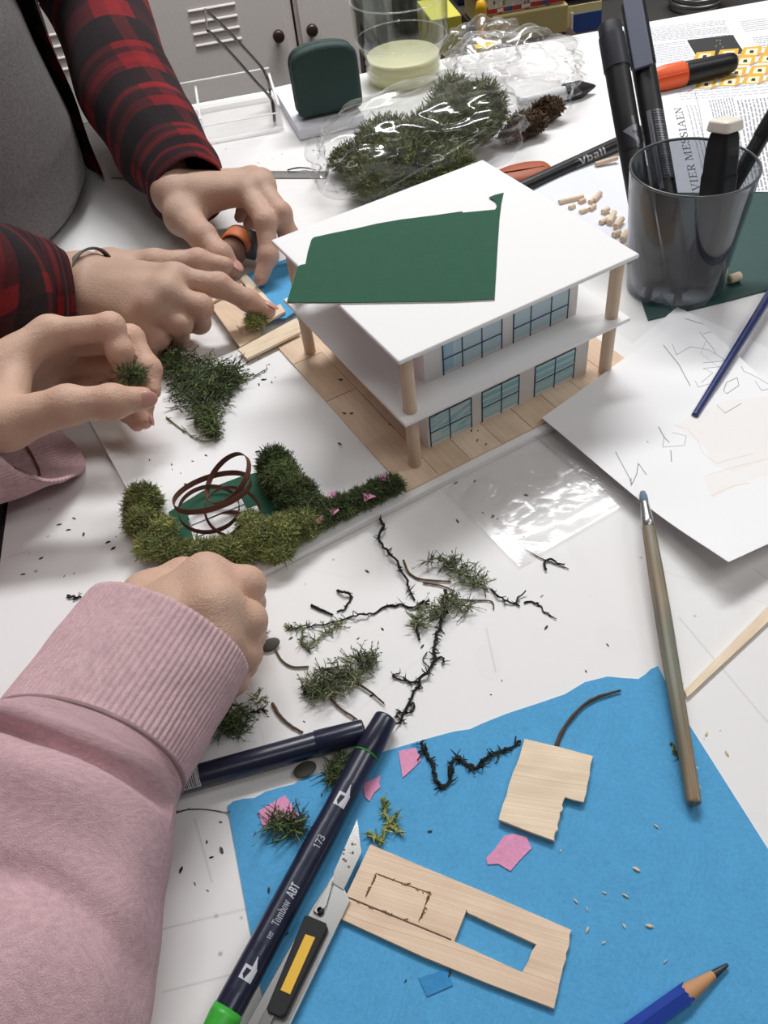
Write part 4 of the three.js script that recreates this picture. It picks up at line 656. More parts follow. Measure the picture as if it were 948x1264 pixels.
// moss tuft held by the pinching hand, moss under the pointing finger, tube held by the far hand
reseed(515);
sprig('moss_sprig', 'dark green moss tuft pinched between thumb and finger', 'dark', (m) => { const c = at(163, 462, 0.058); for (let i = 0; i < 420; i++) { const o = V(rr(-1, 1), rr(-1, 1), rr(-1, 1)).normalize(), k = rnd(); m.strand(V(c.x + o.x * 0.010 * k, c.y + o.y * 0.0065 * k, c.z + o.z * 0.006 * k), o.clone().add(V(0.4, 0, 0)).normalize(), 0.0045 * rr(0.5, 1.4), 0.0003, 3); } m.pal = mossPalettes.brown; m.stem([at(165, 463, 0.058), at(140, 468, 0.058), at(116, 472, 0.057)], 0.0006, 10, 0.003, 0.0002); }, 'moss', undefined);
sprig('moss_sprig', 'yellow green moss lump pressed down by the index finger', 'pale', (m) => { const c = at(317, 396, 0.014); m.lump(c, 0.0085, 0.006, 0.0075, 420, 0.0036, 0.0003, TABLE + 0.0091); }, 'moss', TABLE + 0.0091);
{
  const t = thing('glue_tube', 'small orange tube with a dark grey cap held by the far hand', 'tube', at(295, 318, BOARD));
  const A = at(283, 318, 0.020), B = at(296, 292, 0.022); const L = A.distanceTo(B);
  part('tube_body', turned(A, B, [[0, 0], [0.0005, 0.0105], [L * 0.4, 0.0125], [L, 0.0115], [L + 0.001, 0]], 24), M(0x93705f, 0.6), t);
  part('tube_band', turned(at(289, 305, 0.025), at(303, 286, 0.025), [[0, 0.011], [0.001, 0.0128], [0.012, 0.0125], [0.0125, 0.010]], 24), M(0xc0683a, 0.6), t, 'orange band');
  part('cap', turned(at(305, 318, 0.014), at(310, 300, 0.022), [[0, 0], [0.0006, 0.0072], [0.006, 0.0078], [0.010, 0.006], [0.012, 0.0085], [0.021, 0.0085], [0.0225, 0]], 20), M(0x4c4648, 0.5), t);
}
// ---------------------------------------------------------------- blue card and the scraps on it
single('blue_card', board(px([[280.5, 995], [288, 989], [300, 986], [314, 985], [328, 977], [345, 972], [362, 968], [380, 958], [407, 951], [430, 941], [448, 937], [466, 930], [490, 923], [523, 913], [545, 907], [560, 903], [580, 900], [600, 891], [628, 880], [662, 869], [697, 857], [722, 842], [750, 835], [770, 837], [788, 838], [797, 832], [803, 826], [812, 822], [820, 838], [830, 858], [846, 887], [948, 1048], [1120, 1320], [345, 1330], [314, 1179]], 0.0008), TABLE + 0.0002, 0.0006, { turn: 0.3 }), mat.blueCard, 'large sheet of blue card with a torn upper edge', 'card');
{ // cut flaps in the blue card
  const m = M(0x3b94cf, 0.85, { map: cardT });
  single('card_flap', board(px([[517, 1207], [527, 1230], [559, 1216], [553, 1196]], 0.0015), TABLE + 0.0009, 0.0005, { turn: 0.5 }), m, 'small loose blue card flap below the slotted balsa board', 'card');
}
[[[[318.5, 1002], [330, 994], [352, 981.5], [360, 993], [370, 1008], [350, 1014], [325, 1022]], 'square of pink paper on blue card beside the long marker'],
 [[[449, 971], [452, 966], [470, 957], [468, 966], [469, 972], [462, 978], [456, 989], [450, 983]], 'small pink paper scrap beside the silver marker emblem'],
 [[[492, 927], [501, 925], [513, 923], [520, 938], [509, 949], [497, 960]], 'pink paper scrap at the torn edge of blue card'],
 [[[600, 1059], [609, 1050], [622, 1032], [633, 1029], [650, 1033], [656, 1047], [643, 1060], [630, 1075], [615, 1066], [602, 1067]], 'torn pink paper scrap below the notched balsa piece']].forEach(([q, label]) => single('paper_scrap', board(px(q, 0.0014), TABLE + 0.0009, 0.0005, { turn: 0.7 }), mat.pinkPaper, label, 'paper'));
// ---------------------------------------------------------------- balsa pieces
const jag = (a, b, n, amp, s) => { reseed(s); const o = []; for (let i = 0; i <= n; i++) { const t = i / n, j = i && i < n ? rr(-amp, amp) : 0; o.push([a[0] + (b[0] - a[0]) * t + j, a[1] + (b[1] - a[1]) * t + j * 0.4]); } return o; };
{
  const h = 0.0033, out = [[457, 1042], [520, 1069], [600, 1102], ...jag([705.4, 1148], [694, 1200], 9, 1.6, 3), ...jag([693, 1204], [684, 1245], 4, 0.6, 5), [600, 1213], [520, 1180], [418, 1133], [424, 1112]];
  const hole = [[576.3, 1121.7], [577, 1126], [662.5, 1165.4], [656, 1176], [653, 1186], [644.5, 1200.6], [560, 1162]];
  const sl = (a, b, w) => { const dx = b[0] - a[0], dy = b[1] - a[1], l = Math.hypot(dx, dy), nx = -dy / l * w, ny = dx / l * w; return [[a[0] + nx, a[1] + ny], [b[0] + nx, b[1] + ny], [b[0] - nx, b[1] - ny], [a[0] - nx, a[1] - ny]]; };
  const t = thing('balsa_board', 'slotted balsa board with a rectangular opening lying on blue card', 'balsa wood', at(560, 1145, 0.0008));
  const slits = [sl([429, 1107.5], [557, 1160], 1.1), sl([466, 1079], [498, 1091], 0.8), sl([501, 1092], [529, 1102], 0.7), sl([530, 1105], [525, 1117], 0.9), sl([524, 1121], [519, 1134], 0.8), sl([464, 1081], [459, 1092], 0.9), sl([457, 1095], [452, 1106], 0.9)];
  part('board_panel', board(px(out, h), TABLE + 0.0009, h - 0.0009, { holes: [hole, ...slits].map((q) => px(q, h)), bevel: 0.00012, turn: -0.42 }), mat.balsa, t);
  reseed(77); const fr = []; for (const [e, f] of [[[466, 1074], [451, 1108]], [[466, 1079], [530, 1102]], [[530, 1103], [518, 1138]], [[440, 1112], [500, 1136]]]) { for (let k = 0; k < 11; k++) { const u = rnd(), q = [e[0] + (f[0] - e[0]) * u, e[1] + (f[1] - e[1]) * u], a = at(q[0] + rr(-1.5, 1.5), q[1] + rr(-1.5, 1.5), h + 0.0002), b = at(q[0] + (f[0] - e[0]) * 0.05 + rr(-3, 3), q[1] + (f[1] - e[1]) * 0.05 + rr(-3, 3), h + 0.0004); fr.push(clean(tube([a, a.clone().lerp(b, 0.5), b], 0.0002, 3, 4))); } }
  part('splinter', mergeGeometries(fr), M(0x8b6b4c, 0.9), t, 'brown frayed splinters along the cut').userData.kind = 'stuff';
}
{
  const h = 0.0042, out = [[647.7, 912], [690, 922], [731.9, 933.3], ...jag([731.9, 934], [720.6, 990], 10, 0.8, 8), [709, 987.5], ...jag([697.4, 984], [683.8, 1037.5], 11, 1.5, 9), [655, 1027], [615.6, 1011.5], ...jag([615.6, 1011], [647, 914], 10, 1.1, 10)];
  const t = thing('balsa_offcut', 'L shaped notched balsa offcut with jagged edges on blue card', 'balsa wood', at(670, 970, 0.0008));
  part('upper_layer', board(px(out, h), TABLE + 0.0026, h - 0.0026, { bevel: 0.0001, turn: -0.3 }), mat.balsaPale, t);
  part('lower_layer', board(px(out.map(([x, y]) => [x + (y > 1000 ? 0.6 : 0), y + (y > 1000 ? 1.2 : 0)]), 0.0024), TABLE + 0.0009, 0.0016, { bevel: 0.0001, turn: -0.3 }), mat.balsa, t);
}
single('balsa_strip', board(px([[845, 852], [848, 861], [1010, 710], [1003, 704], [948, 748]], 0.0022), TABLE + 0.0002, 0.002, { bevel: 0.0002, turn: 0.7 }), mat.balsaPale, 'thin straight balsa strip lying on the table beyond the blue card', 'balsa wood');
// ---------------------------------------------------------------- pens
function frame(A, B) { const d = B.clone().sub(A).normalize(), c = A.clone().lerp(B, 0.5), n = camera.position.clone().sub(c); n.addScaledVector(d, -n.dot(d)).normalize(); return { d, n, s: d.clone().cross(n).normalize() }; }
function wrap(A, B, r, s0, s1, a0, a1, m = 14) {        // printed patch lying on a round barrel; texture u runs along the pen, v around it
  const { d, n, s } = frame(A, B), pos = [], uv = [], idx = [];
  for (let i = 0; i <= 1; i++) for (let j = 0; j <= m; j++) { const t = s0 + (s1 - s0) * i, a = a0 + (a1 - a0) * j / m, q = A.clone().addScaledVector(d, t).addScaledVector(n, Math.cos(a) * r).addScaledVector(s, Math.sin(a) * r); pos.push(q.x, q.y, q.z); uv.push(i, 1 - j / m); }
  for (let j = 0; j < m; j++) { const w = m + 1; idx.push(j, j + w, j + 1, j + 1, j + w, j + w + 1); }
  const g = new THREE.BufferGeometry(); g.setAttribute('position', new THREE.Float32BufferAttribute(pos, 3)); g.setAttribute('uv', new THREE.Float32BufferAttribute(uv, 2)); g.setIndex(idx); g.computeVertexNormals(); return g;
}
const print = (w, h, draw, bg = '#1a2038') => P(0xffffff, 0.36, { map: canvasTex(w, h, (c) => { c.fillStyle = bg; c.fillRect(0, 0, w, h); draw(c, w, h); }), clearcoat: 0.4, clearcoatRoughness: 0.2, side: THREE.DoubleSide });
const emblem = (c, x, y, s) => { c.fillStyle = '#c9cbd2'; c.fillRect(x, y - 0.5 * s, s * 0.95, s); c.fillStyle = '#1a2038'; c.beginPath(); c.moveTo(x + s * 0.05, y - s * 0.1); c.lineTo(x + s * 0.75, y + s * 0.12); c.lineTo(x + s * 0.75, y - s * 0.28); c.lineTo(x + s * 0.3, y - s * 0.34); c.closePath(); c.fill(); c.fillStyle = '#c9cbd2'; c.fillRect(x + s * 0.92, y + s * 0.05, s * 0.7, s * 0.09); c.beginPath(); c.moveTo(x + s * 0.9, y + s * 0.45); c.lineTo(x + s * 1.7, y + s * 0.02); c.lineTo(x + s * 0.9, y + s * 0.1); c.fill(); };
const barcode = (c, x, y, w, h, n = 22) => { c.fillStyle = '#d9d9dc'; c.fillRect(x, y, w, h); reseed(31); let q = x + w * 0.04; c.fillStyle = '#16161f'; for (let i = 0; i < n && q < x + w * 0.95; i++) { const k = w / n * rr(0.2, 0.7); c.fillRect(q, y + h * 0.05, k, h * 0.9); q += k + w / n * rr(0.25, 0.6); } };
{ // long navy marker lying across the blue card
  const A = at(477, 885, 0.0075), B = at(252, 1302, 0.0065), L = A.distanceTo(B), r = 0.0062;
  const t = thing('brush_marker', 'long navy brush marker with a thin green ring lying across the blue card', 'marker', at(370, 1080, 0.001));
  const s = (y) => { const f = (y - 885) / (1302 - 885); let lo = 0, hi = 1; for (let k = 0; k < 30; k++) { const m = (lo + hi) / 2, q = A.clone().lerp(B, m).project(camera0()); if ((1 - q.y) / 2 * 1264 < y) lo = m; else hi = m; } return lo * L; };
  const ringAt = s(932), greenAt = s(1246);
  part('cap', turned(A, B, [[0, 0], [0.0004, 0.0052], [0.001, 0.0058], [0.002, 0.0059], [ringAt - 0.0004, r + 0.0004], [ringAt - 0.0004, 0]], 28), mat.navy, t);
  part('ring', turned(A, B, [[ringAt - 0.0005, 0.004], [ringAt - 0.0005, r + 0.0002], [ringAt + 0.0005, r + 0.0002], [ringAt + 0.0005, 0.004]], 28), mat.lime, t, 'thin green ring');
  part('barrel', turned(A, B, [[ringAt + 0.0005, 0], [ringAt + 0.0005, r], [greenAt, r], [greenAt, 0]], 28), mat.navy, t);
  part('end_plug', turned(A, B, [[greenAt, 0], [greenAt, r + 0.0003], [greenAt + 0.003, r + 0.0004], [L - 0.001, 0.0055], [L, 0.005], [L, 0]], 28), mat.lime, t, 'bright green end');
  // text reads upward towards the cap, so the patch runs from the far end to the cap
  const txt = (s0, s1, a0, a1, w, h, draw) => part('print', wrap(B, A, r + 0.0001, L - s1, L - s0, a0, a1), print(w, h, draw), t, 'silver lettering');
  txt(s(970), s(1012), -0.75, 0.75, 256, 160, (c, w, h) => { emblem(c, w * 0.3, h * 0.5, h * 0.62); });
  txt(s(1022), s(1060), -0.55, 0.55, 256, 96, (c, w, h) => { c.fillStyle = '#c3c6cf'; c.font = '64px sans-serif'; c.textBaseline = 'middle'; c.fillText('173', w * 0.24, h * 0.5); });
  txt(s(1075), s(1168), -0.6, 0.6, 768, 96, (c, w, h) => { c.fillStyle = '#c3c6cf'; c.textBaseline = 'middle'; c.font = '44px serif'; c.fillText('ver', 60, h * 0.55); c.font = '58px serif'; c.fillText('Tombow', 190, h * 0.52); c.font = 'bold 72px sans-serif'; c.fillText('ABT', 470, h * 0.5); });
  txt(s(1180), s(1226), -0.75, 0.75, 256, 160, (c, w, h) => { emblem(c, w * 0.3, h * 0.5, h * 0.62); });
}
function camera0() { camera.updateMatrixWorld(true); camera.updateProjectionMatrix(); return camera; }
{ // second marker coming out from under the pink sleeve
  const A = at(451, 901, 0.0068), B = at(150, 985, 0.0062), L = A.distanceTo(B), r = 0.0060, cap = L * 0.205;
  const t = thing('brush_marker', 'navy marker with a barcode sticker reaching out from under the pink sleeve', 'marker', at(300, 940, 0));
  part('cap', turned(A, B, [[0, 0], [0.0003, 0.0048], [0.0012, 0.0056], [cap, r + 0.0005], [cap, 0]], 28), mat.navy, t);
  part('barrel', turned(A, B, [[cap, 0], [cap, r], [L - 0.001, r], [L, r - 0.001], [L, 0]], 28), mat.navy, t);
  part('barcode_label', wrap(A, B, r + 0.0001, L * 0.68, L * 0.755, -0.85, 0.8), print(256, 200, (c, w, h) => { c.save(); c.translate(0, 0); barcode(c, 0, 0, w, h, 12); c.restore(); }, '#d9d9dc'), t, 'white barcode sticker');
}
{ // craft knife
  const t = thing('craft_knife', 'craft knife with silver blade and yellow panel beside the long marker', 'knife', at(390, 1130, 0.001));
  const y0 = TABLE + 0.0012;
  part('blade', board(px([[441, 1011], [446, 1052], [424, 1098], [411, 1090], [412, 1076]], 0.006), TABLE + 0.0052, 0.0006), M(0xd8d8d6, 0.22, { metalness: 0.9 }), t, 'stained silver blade');
  part('blade_holder', board(px([[412, 1078], [418, 1082], [402, 1132], [424, 1110], [440, 1098], [432, 1112], [346, 1290], [290, 1290], [384, 1122]].filter((_, i) => ![2, 3, 4].includes(i)), 0.005), y0, 0.004, { bevel: 0.0004 }), mat.steel, t, 'polished steel holder');
  part('slide_catch', board(px([[404, 1092], [411, 1087], [402, 1118], [391, 1128], [386, 1124]], 0.0068), TABLE + 0.0052, 0.0016, { bevel: 0.0003 }), mat.steel, t);
  { const c = at(395, 1124, 0.0058); part('rivet', turned(c, c.clone().add(V(0, 1, 0)), [[-0.001, 0.0018], [0.0007, 0.0018], [0.001, 0.0012], [0.001, 0]], 18), mat.black, t); }
  part('grip', board(px([[376, 1130], [381, 1130], [402, 1139], [404, 1145], [352, 1252], [346, 1256], [331, 1250], [329, 1244]], 0.0078), TABLE + 0.0052, 0.0028, { bevel: 0.0006 }), mat.blackMatte, t, 'black plastic grip');
  part('yellow_panel', board(px([[377, 1153], [389, 1157], [358, 1227.5], [346, 1222]], 0.0083), TABLE + 0.0078, 0.0005, { bevel: 0.0001 }), mat.yellow, t, 'yellow panel');
  part('tail_clip', board(px([[329, 1243], [340, 1249], [322, 1290], [305, 1290]], 0.0068), TABLE + 0.0052, 0.0016, { bevel: 0.0003 }), mat.darkSteel, t);
  reseed(3); const st = []; for (let i = 0; i < 9; i++) { const q = at(rr(419, 440), rr(1034, 1082), 0.0061); const g = new THREE.CircleGeometry(rr(0.0002, 0.0007), 8); g.rotateX(-Math.PI / 2); g.translate(q.x, TABLE + 0.0059, q.z); st.push(g); }
  part('glue_stain', merge(st), M(0x7a6350, 0.8), t, 'brown stains on the blade').userData.kind = 'stuff';
}
{ // blue pencil
  const tip = at(899, 1190, 0.0026), tail = at(700, 1332, 0.0046), L = tip.distanceTo(tail); const t = thing('pencil', 'glossy blue hexagonal pencil with a sharpened dark tip on blue card', 'pencil', at(820, 1240, 0.001));
  part('lead', turned(tip, tail, [[0, 0], [0.0005, 0.0007], [0.008, 0.0017], [0.008, 0]], 14), M(0x2b2a2e, 0.4), t, 'dark grey lead');
  part('wood_cone', turned(tip, tail, [[0.0075, 0.0012], [0.0078, 0.0017], [0.0215, 0.0037], [0.0235, 0.0034]], 24), M(0xcf9f78, 0.7, { map: woodT }), t, 'bare sharpened wood');
  const g = new THREE.CylinderGeometry(0.0041, 0.0041, L - 0.0205, 6, 1); g.translate(0, 0.0205 + (L - 0.0205) / 2, 0); { const p = g.attributes.position; for (let i = 0; i < p.count; i++) if (p.getY(i) < 0.021) { /* scalloped paint edge */ p.setY(i, 0.0205 + (i % 2 ? 0.0022 : 0)); } }
  part('barrel', along(g.toNonIndexed(), tip, tail), P(0x1d3f9e, 0.25, { clearcoat: 0.6, clearcoatRoughness: 0.15, flatShading: true }), t, 'glossy blue paint');
}
{ // wooden paintbrush resting on the sketch sheet
  const A = at(793, 606, 0.0135), B = at(857, 993, 0.0055), L = A.distanceTo(B); const t = thing('paintbrush', 'old wooden paintbrush with a silver ferrule resting on the sketch sheet edge', 'paintbrush', at(830, 800, 0.001));
  part('bristles', turned(A, B, [[0, 0], [0.001, 0.0016], [0.004, 0.0023], [0.010, 0.0024], [0.010, 0]], 16), M(0x6f8296, 0.8), t, 'blue grey bristles');
  part('ferrule', turned(A, B, [[0.009, 0.0020], [0.0095, 0.0025], [0.021, 0.0034], [0.0215, 0.0037], [0.0225, 0.0034], [0.028, 0.0037], [0.0282, 0]], 20), mat.steel, t, 'silver ferrule');
  const bw = dataTex(64, 256, (x, y) => { const n = 30 * noise(x * 0.15, y * 0.03, 2) + 20 * noise(x * 0.5, y * 0.012, 5); const g2 = noise(x * 0.05, y * 0.02, 9); return [128 + n + 26 * g2, 118 + n, 98 + n - 16 * g2]; }, [1, 1]);
  part('handle', turned(A, B, [[0.028, 0], [0.028, 0.0036], [0.06, 0.0042], [0.09, 0.0043], [L * 0.75, 0.0038], [L - 0.002, 0.0033], [L - 0.0006, 0.0030], [L, 0.0024], [L, 0]], 22), M(0xffffff, 0.6, { map: bw }), t, 'worn paint streaked handle');
}
// ---------------------------------------------------------------- sketch sheets
function patch(c00, c10, c11, c01, nu, nv, lift, t = 0.0003) {     // curved sheet with thickness between four corners
  const pos = [], uv = [], idx = [], w = nu + 1; const P3 = (u, v) => { const p = c00.clone().multiplyScalar((1 - u) * (1 - v)).addScaledVector(c10, u * (1 - v)).addScaledVector(c11, u * v).addScaledVector(c01, (1 - u) * v); p.y += lift ? lift(u, v) : 0; return p; };
  for (let l = 0; l < 2; l++) for (let j = 0; j <= nv; j++) for (let i = 0; i <= nu; i++) { const p = P3(i / nu, j / nv); pos.push(p.x, p.y - l * t, p.z); uv.push(i / nu, 1 - j / nv); }
  const off = w * (nv + 1), q = (a, b, c, d) => idx.push(a, b, c, a, c, d);
  for (let j = 0; j < nv; j++) for (let i = 0; i < nu; i++) { const a = j * w + i; q(a, a + w, a + w + 1, a + 1); q(off + a, off + a + 1, off + a + w + 1, off + a + w); }
  for (let i = 0; i < nu; i++) { q(i, i + 1, off + i + 1, off + i); const b = nv * w + i; q(b + 1, b, off + b, off + b + 1); }
  for (let j = 0; j < nv; j++) { const a = j * w; q(a + w, a, off + a, off + a + w); const b = j * w + nu; q(b, b + w, off + b + w, off + b); }
  const g = new THREE.BufferGeometry(); g.setAttribute('position', new THREE.Float32BufferAttribute(pos, 3)); g.setAttribute('uv', new THREE.Float32BufferAttribute(uv, 2)); g.setIndex(idx); g.computeVertexNormals(); return { g, P3 };
}
function locator(P3) {      // pixel of the photo -> u,v on the patch
  const c = camera0(); return ([x, y]) => { let u = 0.5, v = 0.5; const f = (a, b) => { const p = P3(a, b).project(c); return [(p.x + 1) / 2 * 948, (1 - p.y) / 2 * 1264]; }; for (let k = 0; k < 14; k++) { const [a, b] = f(u, v), [a1, b1] = f(u + 1e-3, v), [a2, b2] = f(u, v + 1e-3); const A = (a1 - a) * 1e3, B = (a2 - a) * 1e3, C = (b1 - b) * 1e3, D = (b2 - b) * 1e3, det = A * D - B * C; u += (D * (x - a) - B * (y - b)) / det; v += (-C * (x - a) + A * (y - b)) / det; } return [u, v]; };
}
{
  // lower sheet
  const lo = patch(at(757, 444, 0.0012), at(836, 379, 0.0012), at(1040, 470, 0.0012), at(930, 570, 0.0012), 6, 6, null, 0.0003);
  single('sketch_sheet', lo.g, mat.paper, 'plain white sheet showing a corner beneath the sketch sheet', 'paper');
  const lift = (u, v) => 0.0030 + 0.0028 * (1 - u) + 0.013 * Math.pow(u, 2.0) * (1 - v) + 0.0015 * Math.sin(u * 5 + 1) * (1 - v) + 0.0012 * noise(u * 3, v * 3, 4) + 0.002 * (1 - u) * (1 - v);
  const up = patch(at(668, 528, 0.002), at(892, 716, 0.004), at(1090, 612, 0.003), at(850, 393, 0.001), 30, 30, lift, 0.0003);
  const loc = locator(up.P3);
  const tex = canvasTex(1024, 1024, (c, w) => {
    c.fillStyle = '#f4f3f4'; c.fillRect(0, 0, w, w); const Q = (p) => { const [u, v] = loc(p); return [u * w, v * w]; };
    const wash = (pts, col) => { c.fillStyle = col; c.beginPath(); pts.forEach((p, i) => { const [x, y] = Q(p); i ? c.lineTo(x, y) : c.moveTo(x, y); }); c.closePath(); c.fill(); };
    wash([[832, 525], [862, 510], [895, 495], [960, 488], [990, 560], [940, 570], [905, 582], [880, 575], [868, 550]], 'rgba(226,205,180,0.12)'); wash([[868, 590], [900, 578], [960, 566], [965, 580], [910, 600], [880, 615]], 'rgba(230,212,190,0.14)');
    const ln = (pts, wd0 = 1.6, col = 'rgba(70,66,72,0.85)') => { c.strokeStyle = col; c.lineWidth = wd0 * 1.35; c.lineCap = 'round'; c.lineJoin = 'round'; c.beginPath(); pts.forEach((p, i) => { const [x, y] = Q(p); i ? c.lineTo(x, y) : c.moveTo(x, y); }); c.stroke(); };
    ln([[760, 558], [777, 590], [780, 598], [786, 585], [788, 572], [798, 586]], 2); ln([[779, 590], [779, 600]], 1.6); ln([[813, 527], [820, 540], [826, 546]], 2.6); ln([[820, 540], [818, 552], [845, 550], [847, 538], [830, 534]], 1.4, 'rgba(90,86,90,0.7)'); ln([[828, 556], [829, 570]], 2);
    ln([[819, 426], [838, 450], [852, 476]], 2.4); ln([[845, 393], [880, 404], [912, 414]], 2.2); ln([[830, 425], [835, 438], [852, 428], [875, 432], [896, 445]], 1.3); ln([[864, 410], [872, 420], [880, 430], [884, 436]], 1.5); ln([[868, 412], [885, 408], [898, 414]], 1.2);
    ln([[868, 448], [890, 446], [905, 440], [925, 432], [943, 440], [930, 452]], 1.3); ln([[866, 472], [880, 460], [868, 455], [895, 452]], 1.2); ln([[893, 482], [897, 472], [910, 466], [912, 476], [897, 486], [893, 482]], 1.6); ln([[915, 452], [918, 458], [935, 466], [948, 474]], 1.6); ln([[900, 430], [920, 445], [948, 455]], 1.1, 'rgba(90,90,110,0.6)'); ln([[885, 500], [895, 510], [915, 498]], 1.4); ln([[858, 470], [862, 478], [875, 474]], 1.2); ln([[932, 470], [940, 482], [950, 480]], 1.4); ln([[872, 420], [865, 436], [880, 448], [900, 462]], 1.1, 'rgba(90,90,110,0.6)'); ln([[799, 545], [800, 546]], 3); ln([[832, 525], [850, 530], [862, 545], [868, 560], [885, 572], [905, 566], [930, 560]], 1.6, 'rgba(196,170,140,0.5)'); ln([[870, 588], [900, 578], [950, 566]], 1.6, 'rgba(200,175,145,0.45)'); ln([[878, 612], [905, 600], [925, 596]], 2.4, 'rgba(214,184,140,0.45)');
  });
  single('sketch_sheet', up.g, M(0xffffff, 0.85, { map: tex }), 'white sketch sheet with pencil lines and a lifted corner', 'paper');
}
{ // navy brush handle on the sheet
  const A = at(857, 514, 0.009), B = at(1010, 268, 0.012), L = A.distanceTo(B); const t = thing('paintbrush', 'slim navy blue paintbrush handle lying on the sketch sheet', 'paintbrush', at(900, 450, 0.004));
  part('handle', turned(A, B, [[0, 0], [0.0004, 0.0019], [0.0012, 0.0023], [L * 0.35, 0.0030], [L * 0.6, 0.0036], [L - 0.012, 0.0030], [L, 0.0028], [L, 0]], 20), P(0x1f2c66, 0.35, { clearcoat: 0.4 }), t);
  part('ferrule', turned(A, B, [[L, 0.0027], [L + 0.014, 0.0024], [L + 0.0145, 0]], 16), mat.steel, t);
}
// ---------------------------------------------------------------- empty clear bag
{
  const corners = [at(548, 604, 0.001), at(640, 700, 0.001), at(792, 612, 0.001), at(668, 532, 0.001)];
  const mk = (k, amp, s) => { const g = patch(corners[0], corners[1], corners[2], corners[3], 44, 44, (u, v) => { const e = Math.min(u, v, 1 - u, 1 - v), b = Math.min(1, e * 7); return 0.0008 + k * b + amp * b * (Math.abs(noise(u * 3.2 + s, v * 3.2, s)) * 1.5 + Math.abs(noise(u * 7, v * 7 + s, s)) * 0.4); }, 0.00004).g; const f = g.toNonIndexed(); f.computeVertexNormals(); return f; };
  const t = thing('clear_bag', 'empty crumpled clear plastic bag lying on the table beside the sketch sheet', 'plastic bag', at(660, 615, 0));
  part('film', mk(0.0030, 0.0065, 3.3), mat.thinFilm, t, 'clear crumpled film'); part('film', mk(0.0, 0.0012, 8.1), mat.thinFilm, t, 'clear crumpled film');
  part('seal_strip', tube([at(660, 538, 0.006), at(700, 570, 0.010), at(745, 595, 0.009), at(788, 618, 0.004)], 0.0007, 40, 6), mat.film, t, 'folded seam of the bag');
}
// ---------------------------------------------------------------- cup of pens
const cupC = at(831, 352, 0), cupH = 0.0945;
const inCup = (dx, dz, h) => V(cupC.x + dx, TABLE + h, cupC.z + dz);
{
  const t = thing('pen_cup', 'smoky grey transparent plastic cup holding markers', 'cup', cupC);
  const wall = [[0.0, 0], [0.0, 0.0340], [0.0015, 0.0355], [cupH * 0.5, 0.0395], [cupH - 0.0006, 0.0437], [cupH, 0.0432], [cupH - 0.0004, 0.0423], [cupH * 0.5, 0.0383], [0.0045, 0.0342], [0.004, 0]];
  part('cup_body', turned(cupC.clone().setY(TABLE + 0.0003), cupC.clone().setY(TABLE + 1), wall, 64), P(0xcfd1d5, 0.04, { transmission: 0.97, thickness: 0, ior: 1.45 }), t);
  part('rim', (() => { const g = new THREE.TorusGeometry(0.0430, 0.0010, 10, 72); g.rotateX(Math.PI / 2); g.translate(cupC.x, TABLE + cupH, cupC.z); return g; })(), P(0x77797d, 0.2, { transmission: 0.5, thickness: 0 }), t);
}
const greyCap = M(0x6a7082, 0.45), darkBarrel = M(0x17181d, 0.45);
{
  const capTop = at(752, 30, 0.142), foot = at(808, 350, 0.0105), L = foot.distanceTo(capTop); const sq = (A, B, p) => turned(A, B, p, 24);
  const t = thing('cup_marker', 'black marker with a dark grey cap leaning at the left inside the cup', 'marker', foot);
  part('barrel', sq(foot, capTop, [[0, 0], [0.0006, 0.0088], [L - 0.036, 0.0094], [L - 0.036, 0]]), darkBarrel, t);
  part('cap', sq(foot, capTop, [[L - 0.036, 0.0085], [L - 0.036, 0.0100], [L - 0.010, 0.0098], [L - 0.0099, 0.0090], [L - 0.001, 0.0088], [L, 0.0070], [L, 0]]), M(0x33353d, 0.45), t, 'dark grey cap');
  part('print', wrap(foot, capTop, 0.0095, L * 0.50, L * 0.62, -0.6, 0.9), print(200, 160, (c, w, h) => { c.fillStyle = '#7d8089'; c.beginPath(); c.moveTo(20, h - 10); c.lineTo(120, 20); c.lineTo(150, h - 10); c.lineTo(110, h - 10); c.lineTo(105, h * 0.6); c.lineTo(60, h - 10); c.fill(); }, '#1a1b21'), t, 'grey emblem');
}
{
  const capTop = at(781, 4, 0.148), foot = at(842, 358, 0.0105), L = foot.distanceTo(capTop);
  const t = thing('cup_marker', 'black marker with a long lilac grey clip cap and barcode inside the cup', 'marker', foot);
  part('barrel', turned(foot, capTop, [[0, 0], [0.0006, 0.0084], [L - 0.050, 0.0090], [L - 0.050, 0]], 24), darkBarrel, t);
  part('cap', turned(foot, capTop, [[L - 0.052, 0.0082], [L - 0.052, 0.0096], [L - 0.002, 0.0094], [L, 0.0078], [L, 0]], 24), M(0x202229, 0.45), t);
  { const { d, n, s } = frame(foot, capTop); const g = new RoundedBoxGeometry(0.0140, 0.062, 0.0026, 2, 0.001); g.applyMatrix4(new THREE.Matrix4().makeBasis(s, d, s.clone().cross(d))); const c = foot.clone().addScaledVector(d, L - 0.029).addScaledVector(n, 0.0104); g.translate(c.x, c.y, c.z); part('clip', g, greyCap, t, 'lilac grey clip'); }
  part('barcode_label', wrap(foot, capTop, 0.0091, L * 0.36, L * 0.60, 0.05, 1.25), print(256, 128, (c, w, h) => { c.fillStyle = '#73757c'; reseed(4); for (let x = 6; x < w; x += 9) { c.fillRect(x, 8, 2 + 4 * rnd(), h - 16); } }, '#25262c'), t, 'grey barcode print');
  part('stripe', wrap(foot, capTop, 0.0091, L * 0.33, L * 0.60, -0.42, -0.02), print(256, 64, (c, w, h) => { c.fillStyle = '#6f7279'; c.fillRect(0, 0, w, h); c.fillStyle = '#2c2d33'; c.fillRect(20, 26, w - 60, 8); }, '#6f7279'), t, 'grey printed stripe');
}
